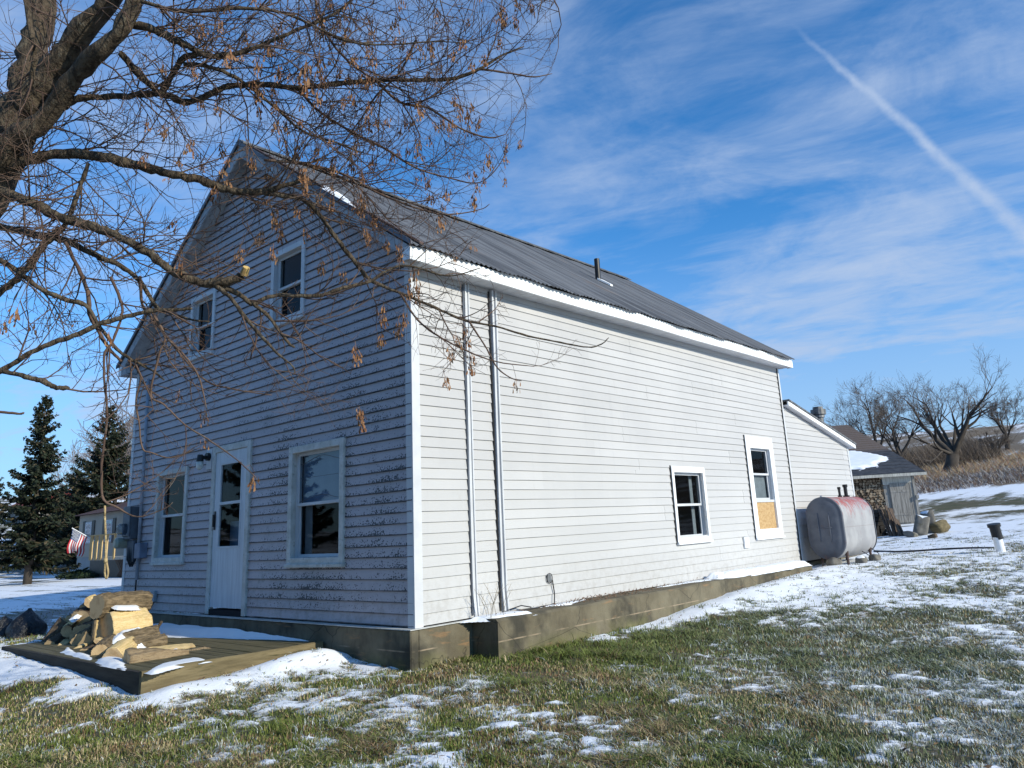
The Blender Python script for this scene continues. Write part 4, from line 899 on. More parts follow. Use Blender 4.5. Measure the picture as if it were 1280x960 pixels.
# gnarled root end curling off the front log
mb = MB(); pts = [at(u, v, d) for u, v, d in ((228, 818, 8.0), (244, 816, 8.05), (256, 812, 8.1), (264, 813, 8.1), (270, 818, 8.1), (266, 821, 8.1))]
mb.tube(pts, [.05, .045, .032, .022, .016, .010], 9); mb.tube([at(252, 814, 8.08), at(262, 816, 8.0), at(268, 822, 7.98)], [.03, .02, .008], 8)
tag(mb.build('gnarled_root', m_ropey, smooth=True), 'curled root stub lying at the end of the gnarled log', 'root')
mb = MB(); mb.tube([at(195, 792, 8.95), at(198, 783, 8.92), at(202, 777, 8.9)], [.02, .016, .018], 7); tag(mb.build('branch_stub', m_bark2, smooth=True), 'short dark branch stub poking up from the log with snow on top', 'branch stub')
def snow_tri(uvd, hgt, seed, label):
    pts = np.array([at(u_, v_-2, d_-.22) for u_, v_, d_ in uvd]); c = pts.mean(0); A = np.c_[pts[:, :2], np.ones(len(pts))]; co = np.linalg.lstsq(A, pts[:, 2], rcond=None)[0]
    snow_blob('snow', pts[:, :2], lambda x, y: co[0]*x+co[1]*y+co[2], hgt, label, .035, seed, 30)
snow_tri([(139, 803, 8.6), (150, 793, 8.9), (176, 786, 9.2), (178, 791, 9.1), (160, 797, 8.8), (146, 806, 8.55)], .03, 41, 'snow streak on the log below the large pale log')
snow_tri([(158, 812, 8.35), (161, 804, 8.6), (177, 803, 8.7), (180, 810, 8.4)], .035, 42, 'snow lump between the short pale log and the flat log')
snow_tri([(136, 760, 9.2), (142, 757, 9.3), (174, 760, 9.5), (172, 763, 9.3), (148, 763, 9.1)], .02, 43, 'snow line under the topmost log')
snow_tri([(212, 815, 8.0), (220, 812, 8.1), (230, 816, 8.05), (222, 819, 7.95)], .02, 44, 'small snow bit on the gnarled log')
snow_blob('snow', [on_z(u, v, DZ)[:2] for u, v in ((182, 840), (200, 831), (245, 822), (262, 826), (225, 832), (192, 841))], DZ, .014, 'snow strip on the platform edge below the gnarled log', .04, 45)
snow_blob('snow', [on_z(u, v, DZ)[:2] for u, v in ((118, 828), (130, 820), (152, 822), (158, 836), (140, 833))], DZ, .016, 'snow under the short pale log', .05, 46)
snow_blob('snow', [on_z(u, v, DZ)[:2] for u, v in ((78, 815), (85, 809), (92, 815), (110, 818), (112, 824), (96, 820))], DZ, .018, 'snow under the wedge log', .05, 47)
snow_tri([(88, 776, 9.6), (97, 768, 9.75), (100, 772, 9.7), (92, 777, 9.55)], .02, 48, 'snow bit on the sloping slab')

# ------------------------------------------------------------------ refuse bags at the far left
m_bag = mk('black_bag_plastic', (.006, .007, .010), (.012, .013, .018), 5, .28, bump=1., bscale=16, bdist=.04, spec=.5)
def bag(p, r, h, label, seed):
    k, n = 26, 16; rs = np.random.default_rng(seed); ph = rs.uniform(0, 6.3, 6); mb = MB()
    for i in range(n):
        t = i/(n-1); R = r*float(np.interp(t, [0, .08, .25, .5, .7, .85, .93, 1], [.8, 1, 1, .88, .62, .36, .16, .08]))
        for j in range(k):
            a = 2*pi*j/k; q = R*(1+.13*sin(3*a+ph[0]+3*t)+.09*sin(5*a+ph[1]-4*t)+.07*sin(9*a+ph[2]+6*t)*(.4+t)+.05*sin(4*a+14*t+ph[3]))
            mb.v.append((q*cos(a), q*sin(a)*.85, h*t))
    for i in range(n-1):
        for j in range(k): j2 = (j+1) % k; mb.f.append((i*k+j, i*k+j2, (i+1)*k+j2, (i+1)*k+j)); mb.mi.append(0)
    mb.f.append(tuple(range(k))[::-1]); mb.f.append(tuple((n-1)*k+j for j in range(k))); mb.mi += [0, 0]
    o = mb.build('refuse_bag', m_bag, smooth=True); o.location = p; o.rotation_euler = (.06, -.05, seed); tag(o, label, 'rubbish bag', 'black refuse bags on the snow'); return o
q = ground_pt(31, 797); bag((q[0], q[1], gz(q[0], q[1])-.03), .28, .44, 'black tied refuse bag with a peaked top on the snow left of the platform', 3)
q = ground_pt(4, 799); bag((q[0], q[1], gz(q[0], q[1])-.03), .24, .36, 'lower slumped black refuse bag cut by the left picture edge', 8)

# ------------------------------------------------------------------ oil tank beside the lean-to
def tankmat(body):
    m, g, b = newmat('tank_paint' if body else 'tank_end_shaded'); o = g.obj(); x, y, z = g.sep(o)
    c = g.mix(g.sstep(g.noise(o, 2.5, 5), .35, .65), (.30, .295, .30), (.39, .385, .385)) if body else g.mix(g.sstep(g.noise(o, 4, 5), .3, .7), (.085, .094, .118), (.125, .135, .16))  # end colour is darkened to paint in its shade
    rz = g.sstep(z, .62, 1.1) if body else g.sstep(z, .18, .02)
    rn = g.sstep(g.m('ADD', g.noise(g.v('MULTIPLY', o, (3, 5, 2)), 2.6, 7, .75), g.m('MULTIPLY', rz, .16)), .58, .72)
    if body: rn = g.m('MULTIPLY', rn, g.m('ADD', rz, .25))
    else: rn = g.m('MULTIPLY', rn, .6)
    c = g.mix(rn, c, (.36, .10, .085) if body else (.16, .07, .05))
    if body: c = g.mix(g.m('MULTIPLY', g.sstep(g.m('ABSOLUTE', g.m('SUBTRACT', z, .585)), .006, .001), .6), c, (.2, .15, .12))
    c = g.mix(g.m('MULTIPLY', g.sstep(g.noise(o, 16, 5, .7), .6, .7), .4), c, (.16, .13, .12))
    g.put(b.inputs['Base Color'], c); b.inputs['Roughness'].default_value = .5; b.inputs['Metallic'].default_value = .1
    return m
m_tank, m_tend = tankmat(True), tankmat(False)
tx, ty0, ty1, tzb = .50, 9.28, 10.95, .03
tank = empty('oil_tank', (tx, (ty0+ty1)/2, -.1)); tag(tank, 'oval grey fuel oil tank with red rust stains beside the lean-to wall', 'fuel tank')
def oval(y, hw, hh, n=40):   # vertical stadium
    pts = []; s_ = hh-hw
    for i in range(n//2+1): a = pi*i/(n//2); pts.append((tx+hw*cos(a), y, .585+s_+hw*sin(a)))
    for i in range(n//2+1): a = pi+pi*i/(n//2); pts.append((tx+hw*cos(a), y, .585-s_+hw*sin(a)))
    return pts
def loft(rings, mb, mi=0, capa=True, capb=True):
    k = len(rings[0]); n0 = len(mb.v)
    for r in rings: mb.v += r
    for i in range(len(rings)-1):
        for j in range(k): j2 = (j+1) % k; mb.f.append((n0+i*k+j, n0+i*k+j2, n0+(i+1)*k+j2, n0+(i+1)*k+j)); mb.mi.append(mi)
    if capa: mb.f.append(tuple(n0+j for j in range(k))[::-1]); mb.mi.append(mi)
    if capb: mb.f.append(tuple(n0+(len(rings)-1)*k+j for j in range(k))); mb.mi.append(mi)
mb = MB(); loft([oval(ty0+.03, .325, .545), oval(ty0+.05, .335, .555), oval(ty1-.05, .335, .555), oval(ty1-.02, .325, .545)], mb); o_ = into(mb.build('body', m_tank, smooth=False), tank)
for p in o_.data.polygons: p.use_smooth = len(p.vertices) == 4
for (ya, yb, s_) in ((ty0+.029, ty0, -1), (ty1-.019, ty1+.01, 1)):
    mb = MB(); loft([oval(ya, .34, .56), oval(yb+s_*.005, .338, .558), oval(yb+s_*.012, .322, .542), oval(yb+s_*.006, .30, .52), oval(yb+s_*.035, .265, .485), oval(yb+s_*.05, .20, .40), oval(yb+s_*.055, .08, .25)], mb, capa=False)
    o_ = into(mb.build('end_cap', m_tend, smooth=True), tank)
mb = MB()
yy = ty0-.055
for xx in (tx-.10, tx+.10): mb.tube([(xx, yy+.006, .34), (xx, yy-.004, .45), (xx, yy-.004, .75), (xx, yy+.006, .86)], [.012, .016, .016, .012], 8)
mb.box(tx-.14, tx+.14, yy-.008, yy+.01, .58, .60); into(mb.build('end_rib', m_tend, smooth=True), tank)
for (xx, yy) in ((tx-.22, ty0+.22), (tx+.24, ty0+.22), (tx-.22, ty1-.22), (tx+.24, ty1-.22)):
    mb = MB(); mb.tube([(xx, yy, .12), (xx+.01*(1 if xx > tx else -1), yy, -.25)], .024, 10); mb.tube([(xx, yy, .20), (xx, yy, .08)], .032, 10); into(mb.build('leg', m_rust, smooth=False), tank)
for (yy, hh, rr) in ((10.28, .17, .024), (10.62, .22, .036)):
    mb = MB(); mb.tube([(tx-.02, yy, 1.1), (tx-.02, yy, 1.14+hh)], rr, 12); mb.tube([(tx-.02, yy, 1.14+hh*.85), (tx-.02, yy, 1.16+hh)], rr*1.35, 12); mb.tube([(tx-.02, yy, 1.13), (tx-.02, yy, 1.165)], rr*1.8, 8); into(mb.build('filler_pipe', m_black), tank)
mb = MB(); mb.tube([(tx+.1, ty0+.25, .04), (tx+.1, ty0+.25, -.06), (tx+.05, ty0+.3, -.1)], .012, 8); mb.tube([(tx+.28, ty0+.9, .12), (tx+.42, ty0+1.0, .0), (tx+.4, ty0+1.1, -.08)], .008, 6); mb.tube([(tx+.3, ty1-.3, .15), (tx+.45, ty1-.38, .05), (tx+.40, ty1-.5, -.08)], .007, 6); into(mb.build('fuel_line', m_black, smooth=True), tank)
# rubble beneath the tank
m_stone = mk('grey_stone', (.12, .11, .095), (.20, .185, .16), 5, .9, bump=.6, bscale=14, c3=(.12, .11, .08), s3=9)
def stone(p, r, label, seed, mat=m_stone, name='stone', cat='stone', sq=(1, .8, .7), grp=None, snow=False):
    bm = bmesh.new(); bmesh.ops.create_icosphere(bm, subdivisions=3, radius=1); rs = np.random.default_rng(seed); ph = rs.uniform(0, 6.3, 9)
    for v in bm.verts:
        c = v.co; n_ = 1+.13*sin(2.3*c.x+ph[0])+.12*sin(3.1*c.y+ph[1]+c.z)+.08*sin(5*c.z+ph[2]+2*c.x)+.04*sin(9*c.x+ph[3])*sin(8*c.y+ph[4])
        q = c*n_; v.co = (max(-.82, min(.82, q.x))*r*sq[0], max(-.82, min(.82, q.y))*r*sq[1], max(-.75, min(.8, q.z))*r*sq[2])
    for f in bm.faces:
        f.smooth = True
        if snow and f.normal.z > .72: f.material_index = 1
    me = bpy.data.meshes.new(name); bm.to_mesh(me); bm.free(); me.materials.append(mat); me.materials.append(m_snow)
    o = bpy.data.objects.new(name, me); COL.objects.link(o); o.location = p; o.rotation_euler = (rs.uniform(-.3, .3), rs.uniform(-.3, .3), rs.uniform(0, 6)); tag(o, label, cat, grp); return o
for i, (x, y, r, l) in enumerate(((.62, 9.15, .16, 'rounded stone under the near end of the oil tank'), (.85, 9.9, .15, 'snowy stone under the middle of the oil tank'), (.95, 10.25, .12, 'smaller stone by the far tank leg'))):
    stone((x, y, gz(x, y)+.04), r, l, 50+i, grp='stones under the tank', snow=i == 1)
# downpipe scrap at the wall corner
mb = MB(); mb.tube([(.10, 8.75, -.02), (.25, 9.0, -.12), (.55, 9.15, -.14)], .03, 8); mb.tube([(.07, 8.72, .03), (.22, 9.02, -.05)], .018, 6)
tag(mb.build('scrap_pipe', m_fascia, smooth=True), 'white pipe scrap sloping off the foundation end near the tank', 'pipe')

# ------------------------------------------------------------------ well casing
q = ground_pt(1252, 690); q = at(1252, 690, 14.0); q[2] = gz(q[0], q[1]); well = empty('well_casing', q); tag(well, 'white well pipe with a black cap standing in the snow', 'well pipe')
mb = MB(); mb.tube([(q[0], q[1], q[2]-.1), (q[0]-.02, q[1]-.05, q[2]+.26)], .078, 20); into(mb.build('pipe', m_fascia), well)
mb = MB(); mb.tube([(q[0]-.012, q[1]-.03, q[2]+.22), (q[0]-.026, q[1]-.07, q[2]+.44)], .09, 20); mb.tube([(q[0]-.026, q[1]-.07, q[2]+.435), (q[0]-.029, q[1]-.078, q[2]+.49)], .112, 20); into(mb.build('cap', m_black), well)
# cable lying across the snow
mb = MB(); pts = []
for u, v in ((1093, 690), (1120, 691), (1150, 690), (1180, 688), (1210, 687), (1243, 686)):
    p = ground_pt(u, v); pts.append((p[0], p[1], gz(p[0], p[1])+.012))
mb.tube(pts, .022, 6); tag(mb.build('cable', m_black, smooth=True), 'dark cable lying across the snow from the tank to the well pipe', 'cable')

# ------------------------------------------------------------------ old shed behind the lean-to
sA = at(1150, 650, 26.0); sA[2] = gz(sA[0], sA[1])
ang = radians(29)                       # facing direction turned from -Y towards +X
nrm = np.array([sin(ang), -cos(ang), 0]); alng = np.array([cos(ang), sin(ang), 0])    # alng: to the right along the front
shed = empty('shed', sA, 0); tag(shed, 'old shed with shingled and board walls and a snow patched roof behind the house', 'shed')
def sh(s, t, z): p = sA+alng*s+nrm*t; return (p[0], p[1], sA[2]+z)      # s<=0 to the left of the right corner, t towards the viewer
def shinglemat():
    m, g, b = newmat('weathered_shingles'); o = g.obj(); x, y, z = g.sep(o)
    vo = g.n('ShaderNodeTexVoronoi'); g.put(vo.inputs['Vector'], g.v('MULTIPLY', o, (1, 1, 1.3))); vo.inputs['Scale'].default_value = 9
    c = g.mix(g.sstep(g.noise(o, 14, 4, .7), .38, .66), (.10, .055, .028), (.40, .34, .26))
    c = g.mix(g.m('MULTIPLY', vo.outputs['Color'], .5), c, (.30, .25, .19))
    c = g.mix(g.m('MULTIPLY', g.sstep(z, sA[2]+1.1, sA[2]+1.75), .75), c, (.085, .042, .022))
    g.put(b.inputs['Base Color'], c); b.inputs['Roughness'].default_value = .95; g.put(b.inputs['Normal'], g.bump(g.noise(o, 14, 5, .7), .7, .03)); return m
m_sh = shinglemat()
m_oldb = mk('grey_old_boards', (.20, .185, .165), (.32, .30, .27), 3, .95, bump=.5, bscale=10, stretch=(7, 7, .6), c3=(.10, .09, .08), s3=4)
m_palb = mk('pale_peeling_boards', (.52, .50, .44), (.34, .32, .28), 4, .9, stretch=(7, 7, .7))
sw = 1.72; Wd = 2.75     # eave height, shed width seen
mb = MB(); mb.quad(sh(-Wd-1.5, -.06, .3), sh(-1.02, -.06, .3), sh(-1.02, -.06, sw), sh(-Wd-1.5, -.06, sw)); into(mb.build('back_wall', m_bark2, recalc=False), shed)
mb = MB(); tone = []; z = .50
while z < sw-.06:      # split wood stacked under the eave, sawn ends outwards
    s0 = -Wd-1.4
    while s0 < -1.06:
        wd_ = random.uniform(.07, .15); hh_ = random.uniform(.07, .11); nn = len(mb.v); k_ = random.choice((3, 4, 5)); a0_ = random.uniform(0, 6.28); t0_ = random.uniform(-.03, .05)
        pts = [sh(s0+wd_/2+wd_*.52*cos(a0_+2*pi*j/k_), t0_, z+hh_/2+hh_*.58*sin(a0_+2*pi*j/k_)) for j in range(k_)]
        mb.prism(pts, -nrm*.2); tone += [random.random()]*(len(mb.v)-nn); s0 += wd_*.93
    z += .085
m_stack, g, b = newmat('stacked_wood_ends'); tn = g.attr('tone')[2]; c = g.mix(tn, (.10, .065, .04), (.42, .33, .23)); c = g.mix(g.m('MULTIPLY', g.noise(g.obj(), 30, 3), .5), c, (.12, .08, .05)); g.put(b.inputs['Base Color'], c); b.inputs['Roughness'].default_value = .9
mb.tone = tone; tag(mb.build('stacked_firewood', m_stack, recalc=False), 'wall of stacked split firewood under the shed eave', 'firewood', kind='stuff')
mb = MB(); n = 6
for i in range(n): s0 = -1.0+i/n; mb.prism([sh(s0+.006, .02+.006*(i % 2), -.25), sh(s0+1/n-.006, .02+.006*(i % 2), -.25), sh(s0+1/n-.006, .02+.006*(i % 2), sw+.03), sh(s0+.006, .02+.006*(i % 2), sw+.03)], -nrm*.03)
into(mb.build('board_wall', m_oldb), shed)
mb = MB(); mb.prism([sh(-1.0, .035, sw-.40), sh(-.06, .035, sw-.36), sh(-.06, .035, sw+.02), sh(-1.0, .035, sw+.02)], -nrm*.008); into(mb.build('fascia_board', m_palb), shed)
mb = MB(); n = 4
for i in range(n): s0 = -.80+i*.145; mb.prism([sh(s0, .062, .04), sh(s0+.138, .062, .04), sh(s0+.138, .062, 1.36), sh(s0, .062, 1.36)], -nrm*.02)
mb.prism([sh(-.8, .075, .28), sh(-.22, .075, .28), sh(-.22, .075, .36), sh(-.8, .075, .36)], -nrm*.012); mb.prism([sh(-.8, .075, 1.05), sh(-.22, .075, 1.05), sh(-.22, .075, 1.12), sh(-.8, .075, 1.12)], -nrm*.012)
sd_ = into(mb.build('door', m_oldb), shed)
mb = MB(); mb.prism([sh(-.05, .05, -.2), sh(.03, .05, -.2), sh(.03, .05, sw), sh(-.05, .05, sw)], -nrm*.1); mb.prism([sh(-.02, .14, .80), sh(.06, .14, .80), sh(.06, .14, .92), sh(-.02, .14, .92)], -nrm*.1); into(mb.build('corner_post', m_oldb), shed)
RUN, PIT = 12.5, radians(13.5)
mb = MB()   # side wall (right) and dark opening base wall
mb.quad(sh(0, 0, -.3), sh(0, -RUN, -.3), sh(0, -RUN, sw+RUN*math.tan(PIT)), sh(0, 0, sw)); into(mb.build('side_wall', m_oldb, recalc=False), shed)
mb = MB(); mb.quad(sh(-Wd-1.5, -.05, -.3), sh(-1.0, -.05, -.3), sh(-1.0, -.05, .56), sh(-Wd-1.5, -.05, .56)); into(mb.build('foundation_wall', m_bark2, recalc=False), shed)
def roofm():
    m, g, b = newmat('shed_shingle_roof'); o = g.obj(); x, y, z = g.sep(o)
    c = g.mix(g.sstep(g.noise(o, 5, 5), .4, .6), (.030, .034, .042), (.060, .062, .070))
    up = g.sstep(z, sA[2]+sw+.95, sA[2]+sw+1.25)
    c = g.mix(up, c, g.mix(g.noise(o, 9, 4), (.10, .07, .055), (.17, .13, .105)))
    g.put(b.inputs['Base Color'], c); b.inputs['Roughness'].default_value = .85; g.put(b.inputs['Normal'], g.bump(g.noise(o, 20, 4), .5, .03)); return m
tp = math.tan(PIT); ov = .32
mb = MB(); ns = 22
rows = [(-i*RUN/ns+ov*(i == 0)) for i in range(ns+1)]
for a, c in zip(rows[:-1], rows[1:]):
    za, zc = sw-a*tp+.05, sw-c*tp+.035
    mb.quad(sh(-Wd-7, a, za), sh(.36, a, za), sh(.36, c, zc), sh(-Wd-7, c, zc)); mb.quad(sh(-Wd-7, a, za-.02), sh(.36, a, za-.02), sh(.36, a, za), sh(-Wd-7, a, za))
mb.quad(sh(.36, ov, sw-ov*tp+.05), sh(.36, -RUN, sw+RUN*tp), sh(.36, -RUN, sw+RUN*tp-.1), sh(.36, ov, sw-ov*tp-.05))
srf = into(mb.build('roof', roofm(), recalc=False), shed)
mb = MB(); mb.prism([sh(-Wd-2, ov+.012, sw-ov*tp-.07), sh(.38, ov+.012, sw-ov*tp-.07), sh(.38, ov+.012, sw-ov*tp+.025), sh(-Wd-2, ov+.012, sw-ov*tp+.025)], -nrm*.03); into(mb.build('eave_board', m_palb), shed)
mb = MB(); mb.quad(sh(-Wd-2, ov-.02, sw-ov*tp-.05), sh(.36, ov-.02, sw-ov*tp-.05), sh(.36, -.01, sw-.01), sh(-Wd-2, -.01, sw-.01)); into(mb.build('soffit', m_oldb), shed)
# snow lying on the shed roof: ragged lower edge, melting towards the right
def shs(s, t): return np.array(sh(s, t, sw-t*tp+.045))
outl = [shs(*p) for p in ((-6, -.75), (-2.6, -.7), (-2.2, -.5), (-1.8, -.85), (-1.45, -.6), (-1.2, -1.05), (-.9, -.95), (-.62, -1.7), (-.35, -1.9), (-.12, -2.9), (-.5, -3.7), (-1.1, -4.6), (-2.0, -5.6), (-6, -6.4))]
A_ = np.array(outl); co_ = np.linalg.lstsq(np.c_[A_[:, :2], np.ones(len(A_))], A_[:, 2], rcond=None)[0]
snow_blob('snow', A_[:, :2], lambda x, y: co_[0]*x+co_[1]*y+co_[2], .07, 'snow patch melting on the shed roof', .22, 71, 110)
m_plk = mk('dark_old_planks', (.085, .06, .045), (.15, .11, .085), 6, .95, stretch=(6, 6, .6))
# lumber stacked in front of the shed, stones beside it
mb = MB()
rgt = np.array([_cy, _sy, 0.]); bck = np.array([-_sy, _cy, 0.])
for i in range(9):
    p = at(1113+i*2.3, 672, 20.6-.05*i+random.uniform(-.08, .08)); p[2] = gz(p[0], p[1])-.1; w_ = random.uniform(.045, .065); hh = .98-.045*i+random.uniform(-.16, .12); tl = bck*random.uniform(.18, .40)+rgt*random.uniform(-.12, .02)
    mb.prism([p, p+rgt*w_, p+rgt*w_+tl+np.array([0, 0, hh]), p+tl+np.array([0, 0, hh+.02])], -bck*.05)
tag(mb.build('plank_stack', m_plk, smooth=False), 'row of old brown planks leaning on end before the shed', 'planks')
m_tarp = mk('dark_wet_lumber', (.016, .014, .013), (.04, .034, .028), 4, .85, bump=.6, bscale=8)
mb = MB()
for k in range(8):
    for q in range(3):
        p = at(1097+random.uniform(-1, 1)+q*5.6, 676, 20.9); zg = gz(p[0], p[1])-.12; w_ = random.uniform(.10, .14); z0_ = zg+k*.105
        if k == 7 and q == 0: continue
        mb.prism([p*(1, 1, 0)+np.array([0, 0, z0_]), p*(1, 1, 0)+rgt*w_+np.array([0, 0, z0_+random.uniform(-.01, .01)]), p*(1, 1, 0)+rgt*w_+np.array([0, 0, z0_+.095]), p*(1, 1, 0)+np.array([0, 0, z0_+.09])], bck*random.uniform(.5, 1.3)-bck*random.uniform(0, .1))
tag(mb.build('lumber_pile', m_tarp), 'dark wet lumber stacked between the oil tank and the brown planks', 'lumber')
for i, (u, v, dd, r, sq, mt, l, snw) in enumerate(((1153, 668, 20., .30, (.8, .7, 1.2), m_stone, 'tall dark stone with a snow cap right of the planks', True), (1163, 664, 20.4, .34, (.55, .6, 1.25), m_stone, 'upright grey stone slab between two stones', True), (1177, 664, 20.3, .28, (1.25, .8, .8), m_timber, 'yellowish stump block at the right end of the stones', False), (1139, 674, 19.6, .17, (1.2, .8, .6), m_stone, 'low snow capped stone before the planks', True), (1167, 678, 18.6, .13, (1.4, .9, .5), m_bark2, 'small dark stone lying alone in the snow', False))):
    p = at(u, v, dd); zg = gz(p[0], p[1]); stone((p[0], p[1], zg+r*sq[2]*.55), r, l, 90+i, mat=mt, sq=sq, grp='stones in front of the shed', snow=snw)
# ------------------------------------------------------------------ the near tree with hanging seed clusters
m_limb = mk('dark_furrowed_bark', (.048, .036, .025), (.115, .088, .060), 14, .95, bump=1., bscale=26, bdist=.035, stretch=(1.6, 1.6, .7), c3=(.15, .13, .095), s3=22, lo=.40, hi=.60)
m_twig = mk('reddish_twig', (.075, .045, .034), (.135, .088, .064), 3, .85, c3=(.15, .12, .095), s3=7)
def catmull(P, m=6):
    P = np.asarray(P, float); Q = np.vstack([2*P[0]-P[1], P, 2*P[-1]-P[-2]]); out = []
    for i in range(1, len(Q)-2):
        for t in np.arange(m)/m:
            out.append(.5*((2*Q[i])+(-Q[i-1]+Q[i+1])*t+(2*Q[i-1]-5*Q[i]+4*Q[i+1]-Q[i+2])*t*t+(-Q[i-1]+3*Q[i]-3*Q[i+1]+Q[i+2])*t**3))
    out.append(Q[-2]); return np.array(out)
tb = at(-135, 300, 4.95); tree = empty('bare_tree', (tb[0], tb[1], gz(tb[0], tb[1])))
tag(tree, 'large leafless tree at the left with hanging brown seed clusters', 'tree')
tg = gz(tb[0], tb[1])
